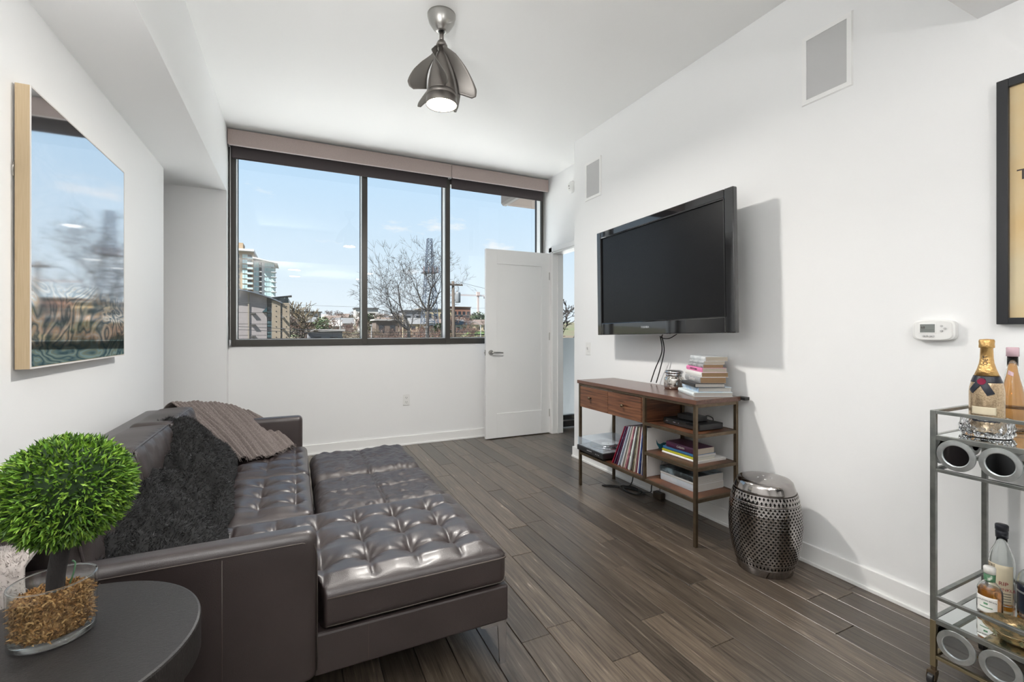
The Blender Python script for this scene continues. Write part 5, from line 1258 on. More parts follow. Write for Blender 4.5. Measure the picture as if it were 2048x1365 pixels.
# gilded dish
bc = (2.052, 0.615, 0.2212)
bo = thing('gilded_bowl', bc, 'shallow gilded leaf-patterned bowl on the lower cart shelf', 'bowl')
mat('gilt', (0.50, 0.36, 0.19), 0.27, 0.85, noise=(38, (0.22, 0.21, 0.13), 0.52, 0.58), bump=(60, 0.3))
m = MB(); n = 48; prof = [(0.028, 0.0), (0.045, 0.004), (0.066, 0.020), (0.080, 0.040), (0.082, 0.043), (0.079, 0.043), (0.062, 0.022), (0.042, 0.009), (0.0, 0.007)]
vs = []
for r_, z in prof:
    for k in range(n):
        g = 2 * math.pi * k / n; w = 1 + 0.045 * math.cos(8 * g) * (z / 0.043); vs.append((bc[0] + r_ * w * math.cos(g), bc[1] + r_ * w * math.sin(g), bc[2] + z))
m.add(vs, [(i * n + k, i * n + (k + 1) % n, (i + 1) * n + (k + 1) % n, (i + 1) * n + k) for i in range(len(prof) - 1) for k in range(n)] + [tuple(range(n))[::-1]])
m.build('bowl_shell', 'gilt', bo, smooth=True)
for k in range(8):
    g = R(22.5 + 45 * k); a = Vector((math.cos(g), math.sin(g), 0)); b = Vector((-a.y, a.x, 0)); C = Vector(bc) + a * 0.0755 + Vector((0, 0, 0.030))
    up = (a * 0.55 + Vector((0, 0, 1))).normalized()
    MB().add([C - up * 0.014, C + b * 0.006 + a * 0.002, C + up * 0.013, C - b * 0.006 + a * 0.002], [(0, 1, 2, 3)]).build('leaf_ornament', mat('ornament', (0.30, 0.30, 0.17), 0.4, 0.6), bo, solid=0.0012)

# ------------------------------------------------------------------ outside the window
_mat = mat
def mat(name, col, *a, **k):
    # outdoor colours darkened from their real tone to offset the strong sun
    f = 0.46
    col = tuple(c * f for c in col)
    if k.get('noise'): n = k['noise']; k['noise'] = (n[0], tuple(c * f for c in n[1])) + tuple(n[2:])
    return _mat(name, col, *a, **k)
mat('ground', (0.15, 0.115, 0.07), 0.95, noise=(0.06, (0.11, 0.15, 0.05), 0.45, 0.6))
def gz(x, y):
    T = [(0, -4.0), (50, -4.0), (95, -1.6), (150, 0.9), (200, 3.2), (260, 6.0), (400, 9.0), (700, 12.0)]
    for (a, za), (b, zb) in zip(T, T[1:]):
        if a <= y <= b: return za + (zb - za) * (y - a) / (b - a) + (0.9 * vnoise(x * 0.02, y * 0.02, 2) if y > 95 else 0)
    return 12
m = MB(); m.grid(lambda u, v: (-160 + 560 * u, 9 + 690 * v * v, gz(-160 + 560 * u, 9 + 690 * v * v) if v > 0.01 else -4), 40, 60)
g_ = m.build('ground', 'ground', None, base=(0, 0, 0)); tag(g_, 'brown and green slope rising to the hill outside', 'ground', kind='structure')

_mat('bounce_pale', (0.78, 0.78, 0.76), 0.8, noise=(0.8, (0.72, 0.72, 0.70), 0.4, 0.6))  # unseen pale slab added below the window, bounces sun onto the ceiling
tag(MB().box(-14, 16, 5.12, 18, -4.2, -0.5).build('bounce_roof', 'bounce_pale', None, base=(0, 11, -4.2)), 'unseen pale roof added outside the window to bounce sunlight', 'roof', kind='structure')
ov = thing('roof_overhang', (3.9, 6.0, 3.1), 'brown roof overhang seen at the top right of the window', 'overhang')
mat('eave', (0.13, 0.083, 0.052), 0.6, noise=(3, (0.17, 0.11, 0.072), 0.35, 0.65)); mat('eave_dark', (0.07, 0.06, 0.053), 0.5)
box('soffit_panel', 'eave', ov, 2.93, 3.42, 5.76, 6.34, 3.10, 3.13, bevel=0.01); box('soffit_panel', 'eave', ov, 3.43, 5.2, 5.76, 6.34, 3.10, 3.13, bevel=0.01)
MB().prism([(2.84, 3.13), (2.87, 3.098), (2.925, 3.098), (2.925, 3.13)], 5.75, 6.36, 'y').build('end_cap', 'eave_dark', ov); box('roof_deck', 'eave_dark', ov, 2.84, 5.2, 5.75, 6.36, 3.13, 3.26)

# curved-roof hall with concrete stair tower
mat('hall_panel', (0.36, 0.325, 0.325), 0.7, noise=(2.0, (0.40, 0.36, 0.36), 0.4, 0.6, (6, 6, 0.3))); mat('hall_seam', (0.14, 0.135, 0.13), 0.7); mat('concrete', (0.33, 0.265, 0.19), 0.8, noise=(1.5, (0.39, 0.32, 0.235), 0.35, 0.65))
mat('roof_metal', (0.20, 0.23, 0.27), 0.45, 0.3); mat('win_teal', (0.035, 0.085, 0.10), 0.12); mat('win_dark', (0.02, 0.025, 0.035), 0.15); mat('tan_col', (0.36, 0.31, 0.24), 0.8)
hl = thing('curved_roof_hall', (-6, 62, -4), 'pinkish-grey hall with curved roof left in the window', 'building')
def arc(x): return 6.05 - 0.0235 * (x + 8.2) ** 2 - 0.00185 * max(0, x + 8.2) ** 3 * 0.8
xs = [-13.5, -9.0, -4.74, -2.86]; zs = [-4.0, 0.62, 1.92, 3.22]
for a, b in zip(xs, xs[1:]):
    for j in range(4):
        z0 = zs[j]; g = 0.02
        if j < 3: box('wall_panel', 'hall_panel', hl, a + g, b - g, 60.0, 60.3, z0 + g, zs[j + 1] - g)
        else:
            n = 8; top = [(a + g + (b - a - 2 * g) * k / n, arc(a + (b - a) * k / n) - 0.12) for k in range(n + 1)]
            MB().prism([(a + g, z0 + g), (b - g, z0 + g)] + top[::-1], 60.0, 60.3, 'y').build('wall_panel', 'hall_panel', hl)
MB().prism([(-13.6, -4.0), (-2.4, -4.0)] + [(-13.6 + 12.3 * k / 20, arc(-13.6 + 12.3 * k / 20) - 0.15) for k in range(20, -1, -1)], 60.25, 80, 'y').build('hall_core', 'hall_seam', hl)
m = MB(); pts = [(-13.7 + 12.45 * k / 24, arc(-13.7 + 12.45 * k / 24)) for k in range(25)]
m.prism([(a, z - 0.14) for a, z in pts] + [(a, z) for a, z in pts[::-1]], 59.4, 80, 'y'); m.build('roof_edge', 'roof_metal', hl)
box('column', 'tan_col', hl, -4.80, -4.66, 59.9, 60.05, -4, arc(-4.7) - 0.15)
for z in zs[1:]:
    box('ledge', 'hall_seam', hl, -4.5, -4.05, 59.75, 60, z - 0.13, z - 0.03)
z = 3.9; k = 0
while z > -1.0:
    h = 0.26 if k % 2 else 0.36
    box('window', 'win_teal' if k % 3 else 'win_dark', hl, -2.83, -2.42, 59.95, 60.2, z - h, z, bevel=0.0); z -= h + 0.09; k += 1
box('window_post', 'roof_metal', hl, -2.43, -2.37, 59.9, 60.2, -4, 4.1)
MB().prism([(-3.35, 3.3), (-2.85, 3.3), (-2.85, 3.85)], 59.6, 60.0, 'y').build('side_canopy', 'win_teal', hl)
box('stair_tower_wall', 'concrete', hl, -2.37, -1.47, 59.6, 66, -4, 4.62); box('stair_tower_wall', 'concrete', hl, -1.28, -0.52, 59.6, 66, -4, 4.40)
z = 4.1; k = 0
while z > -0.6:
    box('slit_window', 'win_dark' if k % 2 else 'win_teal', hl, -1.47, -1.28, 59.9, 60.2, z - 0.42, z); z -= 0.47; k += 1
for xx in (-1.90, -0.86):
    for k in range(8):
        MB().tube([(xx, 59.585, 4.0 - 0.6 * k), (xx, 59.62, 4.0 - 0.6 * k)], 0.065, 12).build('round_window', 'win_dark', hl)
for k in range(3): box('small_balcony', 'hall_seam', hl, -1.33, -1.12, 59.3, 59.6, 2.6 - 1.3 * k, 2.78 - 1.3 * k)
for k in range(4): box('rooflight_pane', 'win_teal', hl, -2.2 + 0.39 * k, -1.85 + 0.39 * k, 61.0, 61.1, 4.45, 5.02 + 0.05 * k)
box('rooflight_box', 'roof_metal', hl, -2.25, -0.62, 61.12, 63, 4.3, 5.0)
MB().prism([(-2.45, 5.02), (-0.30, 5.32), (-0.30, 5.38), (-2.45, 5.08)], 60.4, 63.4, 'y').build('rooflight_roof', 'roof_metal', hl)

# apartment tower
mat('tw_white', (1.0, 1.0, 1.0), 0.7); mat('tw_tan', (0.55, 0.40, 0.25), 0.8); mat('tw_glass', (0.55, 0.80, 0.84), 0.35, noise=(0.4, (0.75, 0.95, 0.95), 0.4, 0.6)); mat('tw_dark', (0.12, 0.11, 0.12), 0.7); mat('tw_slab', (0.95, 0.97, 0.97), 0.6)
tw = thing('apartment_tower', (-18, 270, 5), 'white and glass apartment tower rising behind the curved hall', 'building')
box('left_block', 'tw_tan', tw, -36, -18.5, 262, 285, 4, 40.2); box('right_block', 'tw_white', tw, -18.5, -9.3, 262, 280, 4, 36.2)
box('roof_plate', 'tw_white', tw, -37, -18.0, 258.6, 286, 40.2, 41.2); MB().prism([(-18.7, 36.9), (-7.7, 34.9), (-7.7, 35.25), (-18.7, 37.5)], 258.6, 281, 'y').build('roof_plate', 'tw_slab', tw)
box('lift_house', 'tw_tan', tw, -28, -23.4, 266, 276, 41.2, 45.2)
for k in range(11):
    zf = 36.9 - 2.5 * k
    if zf > 14:
        for a, b in ((-23.3, -22.3), (-22.2, -21.1)): box('window', 'tw_glass', tw, a, b, 261.6, 262.1, zf, zf + 1.9)
        box('balcony_recess', 'tw_dark', tw, -20.9, -19.3, 261.9, 262.1, zf, zf + 1.9); box('balcony_slab', 'tw_slab', tw, -21.1, -18.6, 259.8, 262, zf - 0.45, zf - 0.1)
        box('window', 'tw_dark', tw, -25.3, -24.6, 261.8, 262.1, zf, zf + 1.7); box('balcony_rail', 'tw_glass', tw, -21.1, -18.6, 259.8, 259.9, zf - 0.1, zf + 0.5)
    zf = 33.4 - 2.5 * k
    if zf > 14:
        box('window', 'tw_glass', tw, -18.2, -17.7, 261.8, 262.1, zf, zf + 1.8); box('window', 'tw_glass', tw, -17.4, -16.2, 261.8, 262.1, zf, zf + 1.8); box('balcony_recess', 'tw_dark', tw, -16.0, -14.9, 261.8, 262.1, zf, zf + 1.8)
        for a, b in ((-13.6, -12.7), (-12.6, -11.7), (-11.6, -10.7)): box('window', 'tw_glass', tw, a, b, 261.8, 262.1, zf, zf + 1.9)
        box('corner_window', 'tw_glass', tw, -10.6, -9.2, 261.6, 262.1, zf, zf + 1.9); box('balcony_slab', 'tw_slab', tw, -10.7, -8.3, 259.8, 264, zf - 0.45, zf - 0.15); box('balcony_slab', 'tw_slab', tw, -16.1, -14.8, 261, 262, zf - 0.4, zf - 0.1)

# bare trees
mat('twig_dark', (0.022, 0.018, 0.017), 0.9); mat('twig_brown', (0.095, 0.060, 0.044), 0.95); mat('twig_red', (0.15, 0.080, 0.060), 0.95); mat('twig_olive', (0.105, 0.075, 0.030), 0.95); mat('leaf_green', (0.07, 0.12, 0.035), 0.9)
RMIN = 0.013
def grow(mb, p, d_, ln, r_, depth, rr, sides, spread, up, fork=(2, 3)):
    r_ = max(r_, RMIN)
    pts = [p]; rs = [r_]; cur = Vector(p); dd = Vector(d_).normalized(); n = 4 if depth > 1 else 2
    for k in range(n):
        dd = (dd + Vector((rr.uniform(-1, 1), rr.uniform(-1, 1), rr.uniform(-0.6, 0.8))) * 0.17 + Vector((0, 0, up * 0.06))).normalized()
        cur = cur + dd * ln / n; pts.append(tuple(cur)); rs.append(r_ * (1 - 0.42 * (k + 1) / n))
    mb.tube(pts, rs, sides if depth > 2 else 3, caps=False)
    if depth == 0: return
    kids = rr.randint(*fork)
    for k in range(kids):
        ax = dd.orthogonal().normalized(); ax = Matrix.Rotation(rr.uniform(0, 6.283) if depth < 5 else (k / kids * 6.283 + rr.uniform(-0.5, 0.5)), 3, dd) @ ax
        nd = (dd * math.cos(spread) + ax * math.sin(spread * rr.uniform(0.7, 1.25))).normalized()
        grow(mb, tuple(cur), nd, ln * rr.uniform(0.62, 0.86), rs[-1] * (0.82 if k == 0 else 0.68), depth - 1, rr, sides, spread, up, fork)
    if depth >= 2:
        for k in range(2):
            q = pts[rr.randint(1, len(pts) - 2)]; ax = Matrix.Rotation(rr.uniform(0, 6.283), 3, dd) @ dd.orthogonal().normalized()
            grow(mb, q, (dd * 0.5 + ax).normalized(), ln * 0.5, rs[-1] * 0.5, max(0, depth - 2), rr, 3, spread, up, fork)
def bare_tree(base, trunk_h, limbs, depth, seed, label, mt='twig_dark', name='bare_tree', cat='tree', group=None, r0=0.2):
    rr = random.Random(seed); t = thing(name, base, label, cat, group); b = Vector(base); top = b + Vector((0.1, 0, trunk_h))
    MB().tube([tuple(b), tuple(b + Vector((0.05, 0, trunk_h * 0.5))), tuple(top)], [r0 * 1.25, r0 * 1.05, r0], 9).build('trunk', mt, t, smooth=True)
    for dx, dy, dz, ln, rk in limbs:
        mb = MB(); grow(mb, tuple(top), (dx, dy, dz), ln, r0 * rk, depth, rr, 6, R(33), 0.6)
        mb.build('limb', mt, t)
    return t
bare_tree((10.75, 48, -4), 5.2, ((-0.9, 0.2, 0.75, 2.5, 0.62), (-0.15, -0.1, 1.0, 2.7, 0.75), (-1.0, -0.2, 0.30, 2.3, 0.42), (0.5, 0.4, 0.9, 2.0, 0.4), (-0.7, 0.5, 1.0, 2.3, 0.4)), 5, 21, 'bare tree with crooked spreading limbs, left of the lattice mast', r0=0.17)
bare_tree((14.9, 56, -4), 7.6, ((-0.55, 0.1, 0.95, 2.6, 0.65), (0.15, 0.2, 1.0, 2.9, 0.75), (0.85, -0.1, 0.75, 2.6, 0.6), (-1.0, 0.1, 0.35, 2.2, 0.4), (0.5, 0.3, 1.0, 2.4, 0.45)), 5, 8, 'taller bare tree standing in front of the lattice mast', r0=0.19)
RMIN = 0.045
def proto_tree(seed, mt, h, depth=4):
    rr = random.Random(seed); mb = MB(); mb.tube([(0, 0, 0), (0, 0, h * 0.28)], [h * 0.022, h * 0.018], 6); 
    for k in range(4):
        g = k * 1.57 + rr.uniform(-0.4, 0.4); grow(mb, (0, 0, h * (0.2 + 0.03 * k)), (math.cos(g) * 0.55, math.sin(g) * 0.55, 1), h * 0.24, h * 0.013, depth, rr, 4, R(32), 0.7)
    return mb, mt
def pane(x, y): return 'left' if x / y < 0.13 else 'middle' if x / y < 0.305 else 'right'
def scatter(protos, spots, name, labels, cat, group):
    made = []
    for (i, x, y, s_, mt) in spots:
        if protos[i][1] is None or True:
            key = (i, mt)
            if key not in scatter.cache:
                mb = protos[i][0]; me = bpy.data.meshes.new(name); me.from_pydata(mb.v, [], mb.f); me.materials.append(MATS[mt]); scatter.cache[key] = me
        o = bpy.data.objects.new(name, scatter.cache[key]); COL.objects.link(o); o.location = (x, y, gz(x, y) - 0.1); o.scale = (s_ * 1.25, s_ * 1.25, s_)
        o.rotation_euler = (0, 0, (x * 7.3 + y) % 6.28); tag(o, labels % ({'twig_brown': 'brown', 'twig_red': 'reddish', 'twig_olive': 'olive', 'twig_dark': 'dark'}[mt], pane(x, y)) if '%s' in labels else labels, cat, group); made.append(o)
    return made
scatter.cache = {}
rr = random.Random(77)
P3 = [proto_tree(31, None, 7.0), proto_tree(32, None, 7.0), proto_tree(33, None, 7.0)]
TAKEN = []
def free(x, y, r_):
    if any((x - a_) ** 2 + (y - b_) ** 2 < (r_ + c_) ** 2 for a_, b_, c_ in TAKEN): return False
    TAKEN.append((x, y, r_)); return True
for a_ in ((4.2, 190, 7), (27, 200, 7), (4.6, 84, 5), (19.5, 112, 5), (41, 178, 7), (54.5, 195, 9), (69, 205, 8), (78, 205, 9), (88, 205, 8), (77, 230, 9), (44.5, 82, 5), (6.5, 128, 3), (18.6, 132, 3), (27.5, 92, 3), (64, 165, 4), (0.9, 75, 3), (36.2, 60, 4), (35.3, 130, 4), (10.7, 48, 6), (14.9, 56, 6), (34, 90, 3), (38.6, 96, 3), (58, 98, 3), (2.6, 92, 3), (8.9, 105, 1), (9.1, 62, 1), (14.9, 70, 1), (27.6, 70, 2)): TAKEN.append(a_)
HOUSES = []
hr = random.Random(5); k = 0
while len(HOUSES) < 44 and k < 2000:
    k += 1; y = hr.uniform(135, 262); u = hr.uniform(-0.005, 0.43); w_, d2 = hr.uniform(4.5, 6.5), hr.uniform(4, 5.5)
    if free(u * y, y, 5.2): HOUSES.append((u * y, y, w_, d2))
spots = []
k = 0
while len(spots) < 85 and k < 6000:
    k += 1; y = rr.uniform(118, 275); u = rr.uniform(-0.02, 0.45)
    if free(u * y, y, 3.4): spots.append((k % 3, u * y, y, rr.uniform(0.55, 0.95), rr.choice(('twig_brown', 'twig_brown', 'twig_red', 'twig_olive'))))
for u, y, s_ in ((0.085, 215, 1.2), (0.06, 210, 1.1), (0.11, 205, 1.15), (0.035, 220, 1.0), (0.175, 190, 1.2), (0.21, 200, 1.2), (0.25, 190, 1.1), (0.29, 200, 1.2), (0.33, 180, 1.1)):
    if free(u * y, y, 3.2): spots.append((1, u * y, y, s_, 'twig_brown'))
scatter(P3, spots, 'hillside_tree', 'bare %s tree on the distant hillside, seen in the %s pane', 'tree', 'bare hillside trees')
# near scrub
RMIN = 0.022
def proto_bush(seed):
    rr2 = random.Random(seed); mb = MB()
    for k in range(11):
        g = rr2.uniform(0, 6.283); grow(mb, (rr2.uniform(-0.6, 0.6), rr2.uniform(-0.6, 0.6), 0), (math.cos(g) * 0.5, math.sin(g) * 0.5, 1), 1.25, 0.03, 3, rr2, 3, R(30), 0.6)
    return mb, None
scatter.cache = {}
PB = [proto_bush(41), proto_bush(42)]
spots = []; k = 0
while len(spots) < 75 and k < 5000:
    k += 1; y = rr.uniform(62, 130); u = rr.uniform(0.012, 0.42)
    if free(u * y, y, 3.1): spots.append((k % 2, u * y, y, rr.uniform(0.75, 1.1) * (1.0 + max(0, 100 - y) * 0.008), rr.choice(('twig_red', 'twig_red', 'twig_brown', 'twig_olive'))))
scatter(PB, spots, 'bare_bush', 'leafless %s bush on the slope below the houses, %s pane', 'bush', 'bushes on the slope')
scatter.cache = {}
scatter(P3, [(0, 0.9, 75, 1.15, 'twig_olive')], 'roadside_tree', 'olive-brown tree directly right of the concrete stair tower', 'tree', None)
scatter(P3, [(1, 36.2, 60, 1.35, 'twig_dark')], 'roadside_tree', 'bare dark tree seen through the doorway glazing', 'tree', None)
def proto_leafy(seed):
    rr2 = random.Random(seed); mb = MB()
    for k in range(700):
        n_ = Vector((rr2.gauss(0, 1), rr2.gauss(0, 1), rr2.gauss(0, 1))).normalized(); p = Vector((0, 0, 2.4)) + Vector((n_.x * 1.7, n_.y * 1.7, n_.z * 2.2)) * rr2.uniform(0.5, 1)
        a = Vector((rr2.uniform(-1, 1), rr2.uniform(-1, 1), rr2.uniform(-1, 1))).normalized() * 0.22; b = a.orthogonal().normalized() * 0.16; mb.add([p - a, p + b, p + a, p - b], [(0, 1, 2, 3)])
    mb.tube([(0, 0, 0), (0, 0, 2.4)], 0.12, 6); return mb, None
scatter.cache = {}
PL = [proto_leafy(51)]
for x, y, s_, lb in ((6.5, 128, 1.1, 'green evergreen between the houses, left pane'), (18.6, 132, 1.3, 'green evergreen beside the first mullion'), (27.5, 92, 1.0, 'dark evergreen left of the second mullion'), (64, 165, 1.6, 'round green tree before the long grey apartment block')):
    scatter(PL, [(0, x, y, s_, 'leaf_green')], 'evergreen_tree', lb, 'tree', None)

# houses on the hill
for nm, c_ in (('h_white', (0.66, 0.65, 0.62)), ('h_cream', (0.58, 0.48, 0.32)), ('h_grey', (0.26, 0.27, 0.30)), ('h_brick', (0.28, 0.13, 0.09)), ('h_blue', (0.20, 0.26, 0.34)), ('r_brown', (0.15, 0.11, 0.09)), ('r_grey', (0.17, 0.175, 0.18)), ('r_dark', (0.07, 0.07, 0.08)), ('r_pale', (0.5, 0.48, 0.46)), ('r_orange', (0.42, 0.17, 0.06))): mat(nm, c_, 0.85)
hp = {}
def house(x, y, w, d_, h, wall, roof, rz, label, group=None, flat=False):
    b = (x, y, gz(x, y) - 0.2); t = thing('house', b, label, 'house', group); m = MB(); M = Matrix.Translation(b) @ Matrix.Rotation(rz, 4, 'Z')
    m.M = M; m.box(-w / 2, w / 2, -d_ / 2, d_ / 2, 0, h); m.build('walls', wall, t)
    m = MB(); m.M = M
    if flat: m.box(-w / 2 - 0.4, w / 2 + 0.4, -d_ / 2 - 0.4, d_ / 2 + 0.4, h, h + 0.35)
    else: m.prism([(-d_ / 2 - 0.4, h), (d_ / 2 + 0.4, h), (0, h + d_ * 0.36)], -w / 2 - 0.4, w / 2 + 0.4, 'x')
    m.build('roof', roof, t)
    for k in range(2 if w < 12 else 5):
        n = 2 if w < 12 else 5; xc = -w / 2 + w * (k + 0.5) / n
        m = MB(); m.M = M; m.box(xc - w * 0.12 * (1 if n == 2 else 0.5), xc + w * 0.12 * (1 if n == 2 else 0.5), -d_ / 2 - 0.05, -d_ / 2 + 0.1, h * 0.35, h * 0.75); m.build('window', 'win_dark', t)
NM = {'h_white': 'white', 'h_cream': 'cream', 'h_grey': 'grey', 'h_brick': 'brick', 'h_blue': 'blue', 'r_brown': 'brown', 'r_grey': 'grey', 'r_dark': 'black', 'r_pale': 'pale'}
for (x, y, w_, d2) in HOUSES:
    wl, rf = hr.choice(('h_white', 'h_white', 'h_cream', 'h_grey', 'h_brick', 'h_blue')), hr.choice(('r_brown', 'r_grey', 'r_dark', 'r_pale'))
    house(x, y, w_, d2, hr.uniform(2.2, 3.2), wl, rf, hr.uniform(-0.6, 0.6), 'small %s house with %s roof on the hillside, %s pane' % (NM[wl], NM[rf], pane(x, y)), 'hillside houses')
house(4.2, 190, 9, 7, 5.2, 'h_white', 'r_dark', 0.1, 'white flat-roofed modern house near the stair tower', None, True)
house(27.0, 200, 9, 7, 7.2, 'h_white', 'r_dark', 0.0, 'white modern house with dark roof beside the first mullion', None, True)
house(4.6, 84, 5.2, 6, 3.4, 'h_grey', 'r_pale', 0.0, 'long low brown building behind the wires', None, True)
house(19.5, 112, 5, 6, 4.4, 'r_brown', 'r_pale', 0.0, 'low workshop with pale flat roof behind the bare trees', None, True)
house(41, 178, 8, 8, 7.0, 'h_grey', 'r_dark', 0.0, 'grey block house behind the crooked bare tree', None, True)
house(54.5, 195, 14, 9, 7.5, 'h_cream', 'r_pale', 0.0, 'cream row of houses behind the lattice mast foot', None, True)
house(78, 205, 28, 12, 4.6, 'h_blue', 'r_grey', 0.0, 'long grey-blue apartment block beyond the lawn', None, True)
house(77, 230, 12, 10, 8.6, 'h_brick', 'r_brown', 0.0, 'brown brick block above the long grey-blue apartment block', None, True)
house(44.5, 82, 6, 6, 3.4, 'h_grey', 'r_grey', 0.0, 'grey shed seen through the doorway glazing', None, True)
mat('lawn', (0.13, 0.24, 0.045), 0.95)
m = MB(); m.grid(lambda u, v: (42 + 26 * u + 18 * v, 118 + 42 * v, gz(42 + 26 * u + 18 * v, 118 + 42 * v) + 0.35), 8, 8); tag(m.build('lawn', 'lawn', None), 'bright green lawn strip before the long apartment block', 'lawn', kind='structure')

# lattice mast
mast = thing('lattice_mast', (35.3, 130, -1), 'tall blue-grey lattice phone mast behind the bare trees', 'mast')
mat('mast_steel', (0.12, 0.16, 0.23), 0.6, 0.2); mat('mast_red', (0.30, 0.20, 0.20), 0.6)
Z0_, Z1_ = gz(35, 130) - 0.2, 27.7
def mhw(z): return 0.62 + (2.3 - 0.62) * (1 - (z - Z0_) / (Z1_ - Z0_)) ** 1.15
cor = [(1, 1), (-1, 1), (-1, -1), (1, -1)]
def MP(k, z): return (35.33 + cor[k % 4][0] * mhw(z), 130 + cor[k % 4][1] * mhw(z), z)
N_ = 17; lv = [Z0_ + (Z1_ - Z0_) * (1 - (1 - k / N_) ** 1.15) for k in range(N_ + 1)]
for k in range(4): MB().tube([MP(k, z) for z in lv], 0.12, 5).build('mast_leg', 'mast_steel', mast)
m = MB()
for i in range(N_):
    for k in range(4):
        m.tube([MP(k, lv[i]), MP(k + 1, lv[i + 1])], 0.07, 4); m.tube([MP(k + 1, lv[i]), MP(k, lv[i + 1])], 0.07, 4); m.tube([MP(k, lv[i + 1]), MP(k + 1, lv[i + 1])], 0.07, 4)
m.build('bracing', 'mast_steel', mast)
m = MB(); m.box(33.2, 37.4, 127.9, 132.1, 17.8, 18.0); m.build('platform', 'mast_steel', mast)
for k in range(11):
    xx = 33.0 + 0.44 * k; box('antenna_panel', 'mast_red' if k % 3 == 0 else 'mast_steel', mast, xx, xx + 0.2, 127.5, 127.8, 17.4 + 0.3 * (k % 2), 19.3 + 0.3 * (k % 3))
MB().tube([(35.9, 130, 23.6), (37.0, 129.5, 23.7)], 0.09, 6).build('side_antenna', 'mast_steel', mast)

# utility pole with transformer
mat('pole_wood', (0.085, 0.065, 0.05), 0.9); mat('trafo', (0.20, 0.22, 0.24), 0.5); mat('post_grey', (0.42, 0.42, 0.42), 0.6); mat('wire', (0.02, 0.02, 0.025), 0.6)
up = thing('utility_pole', (11.25, 34, -4), 'dark wooden utility pole with transformer right of the second mullion', 'pole')
MB().tube([(11.25, 34, -4.0), (11.10, 34, 5.0)], [0.15, 0.11], 10).build('pole', 'pole_wood', up, smooth=True)
box('crossarm', 'pole_wood', up, 10.55, 11.85, 33.85, 33.95, 4.66, 4.78)
for xx in (10.6, 10.85, 11.3, 11.75): MB().lathe([(0.035, 4.78), (0.05, 4.83), (0.03, 4.88), (0.045, 4.91), (0.0, 4.95)], (xx, 33.9, 0), 10).build('insulator', 'trafo', up)
MB().lathe([(0.0, 3.35), (0.19, 3.35), (0.20, 3.40), (0.20, 4.05), (0.17, 4.15), (0.0, 4.2)], (11.46, 33.9, 0), 18).build('transformer', 'trafo', up, smooth=True)
MB().tube(spline([(11.35, 33.8, 4.15), (11.5, 33.8, 4.4), (11.4, 33.85, 4.7)]), 0.02, 5).build('jumper_wire', 'wire', up)
def wire(pts, label, r_=0.018): tag(MB().tube(spline(pts, 6), r_, 5).build('overhead_wire', 'wire', None), label, 'wire', 'overhead wires')
wire([(-8, 31, 1.62), (-3, 31, 1.42), (4, 32, 1.10), (11.1, 34, 1.05), (20, 36, 1.2)], 'upper dark wire crossing the curved hall', 0.017)
wire([(-8, 31, 1.42), (-3, 31, 1.24), (4, 32, 0.92), (11.1, 34, 0.85), (20, 36, 1.0)], 'lower dark wire crossing the curved hall', 0.017)
wire([(-8, 44, 3.6), (4, 44, 3.35), (14, 44, 3.4), (30, 46, 3.9)], 'thin high wire against the sky behind the bare trees', 0.010)
wire([(11.8, 33.9, 4.9), (16, 36, 4.6), (24, 40, 4.9)], 'wire running right from the utility pole top', 0.012)
def post(x, y, z1, label, mt='post_grey', arm=0):
    t = thing('street_post', (x, y, gz(x, y)), label, 'post'); MB().tube([(x, y, gz(x, y) - 0.1), (x, y, z1)], 0.10 * y / 90, 8).build('shaft', mt, t)
    if arm: MB().tube(spline([(x, y, z1 - 0.3), (x + arm * 0.5, y, z1 + 0.4), (x + arm, y, z1 + 0.45)]), 0.06 * y / 90, 6).build('lamp_arm', mt, t)
    else: box('cap', mt, t, x - 0.16, x + 0.16, y - 0.16, y + 0.16, z1, z1 + 0.14)
post(8.9, 105, 3.9, 'pale post left of the hillside trees in the left pane'); post(9.1, 62, 2.0 - 0.2, 'grey post in the middle of the left pane')
post(14.9, 70, 3.8, 'yellowish post near the first mullion', 'h_cream'); post(13.2, 50, 1.5, 'grey post beside the taller bare tree')
post(27.6, 70, 2.1, 'curved grey street lamp near the open door', 'post_grey', -1.6); post(21.3, 34.6, 3.8, 'dark pole seen through the doorway glazing', 'pole_wood')

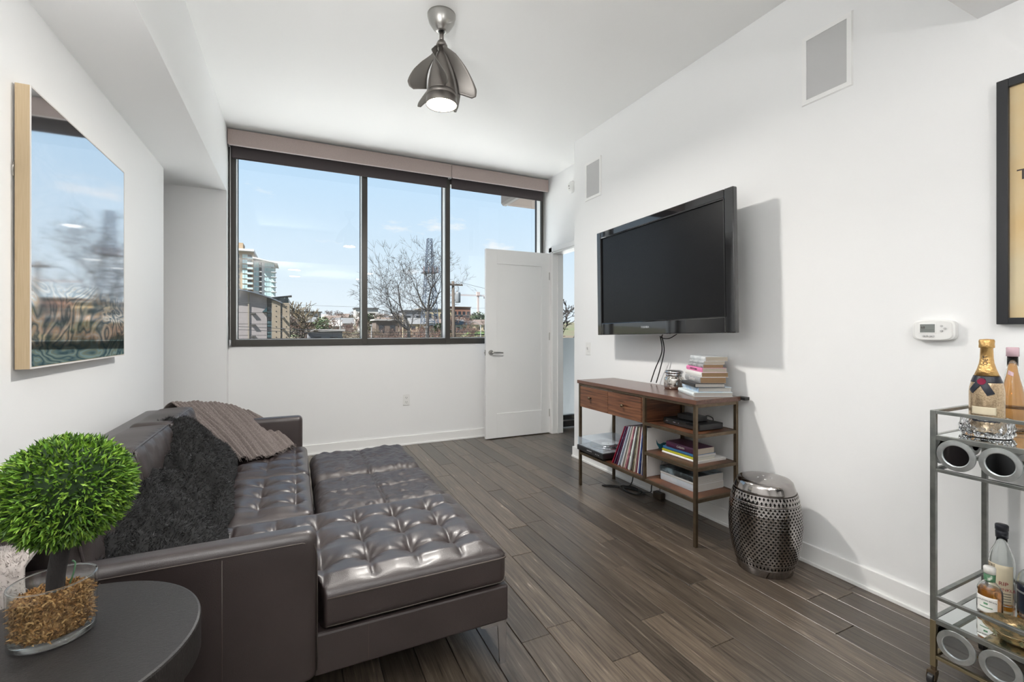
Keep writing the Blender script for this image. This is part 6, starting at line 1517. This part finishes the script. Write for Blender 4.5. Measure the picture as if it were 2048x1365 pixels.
# tower crane
mat('crane_paint', (0.62, 0.50, 0.48), 0.6)
cr = thing('tower_crane', (155, 400, 8), 'pale tower crane far away beside the open door', 'crane')
m = MB(); m.box(154.2, 155.8, 399.2, 400.8, 8, 33.5); m.build('crane_mast', 'crane_paint', cr)
m = MB(); m.tube([(126, 400, 33.2), (164, 400, 33.2)], 0.30, 4); m.tube([(126, 400, 34.2), (164, 400, 34.2)], 0.25, 4)
for k in range(14): m.tube([(126 + 2.7 * k, 400, 33.2), (127.3 + 2.7 * k, 400, 34.2), (128.7 + 2.7 * k, 400, 33.2)], 0.15, 4)
m.build('jib', 'crane_paint', cr); MB().box(153.6, 156.4, 398.6, 401.4, 33.5, 37.0).build('crane_cab', 'crane_paint', cr); box('counterweight', 'h_grey', cr, 161, 164, 399, 401, 31.0, 33.0)

# a few parked cars
def car(x, y, c_, label):
    b = (x, y, gz(x, y) + 0.05); t = thing('parked_car', b, label, 'car'); mt = mat('car_%s' % c_[0], c_[1], 0.3)
    M = Matrix.Translation(b)
    m = MB(); m.M = M; m.prism([(-2.2, 0.3), (2.2, 0.3), (2.2, 0.75), (1.3, 0.88), (-2.0, 0.92), (-2.2, 0.7)], -0.85, 0.85, 'y'); m.build('body', mt, t)
    m = MB(); m.M = M; m.prism([(-1.7, 0.9), (1.2, 0.88), (0.5, 1.42), (-1.2, 1.45)], -0.75, 0.75, 'y'); m.build('cabin', 'win_dark', t)
    for xx in (-1.35, 1.35):
        for yy in (-0.85, 0.7): m = MB(); m.M = M; m.tube([(xx, yy, 0.32), (xx, yy + 0.15, 0.32)], 0.32, 14); m.build('wheel', 'black_plastic', t)
car(34.0, 90, ('blue', (0.05, 0.14, 0.33)), 'blue parked car near the green lawn'); car(38.6, 96, ('silver', (0.5, 0.55, 0.6)), 'silver parked car right of the blue one')
car(58.0, 98, ('red', (0.35, 0.02, 0.02)), 'red parked car seen through the doorway glazing'); car(2.6, 92, ('orange', (0.55, 0.20, 0.07)), 'orange parked truck beside the concrete stair tower')
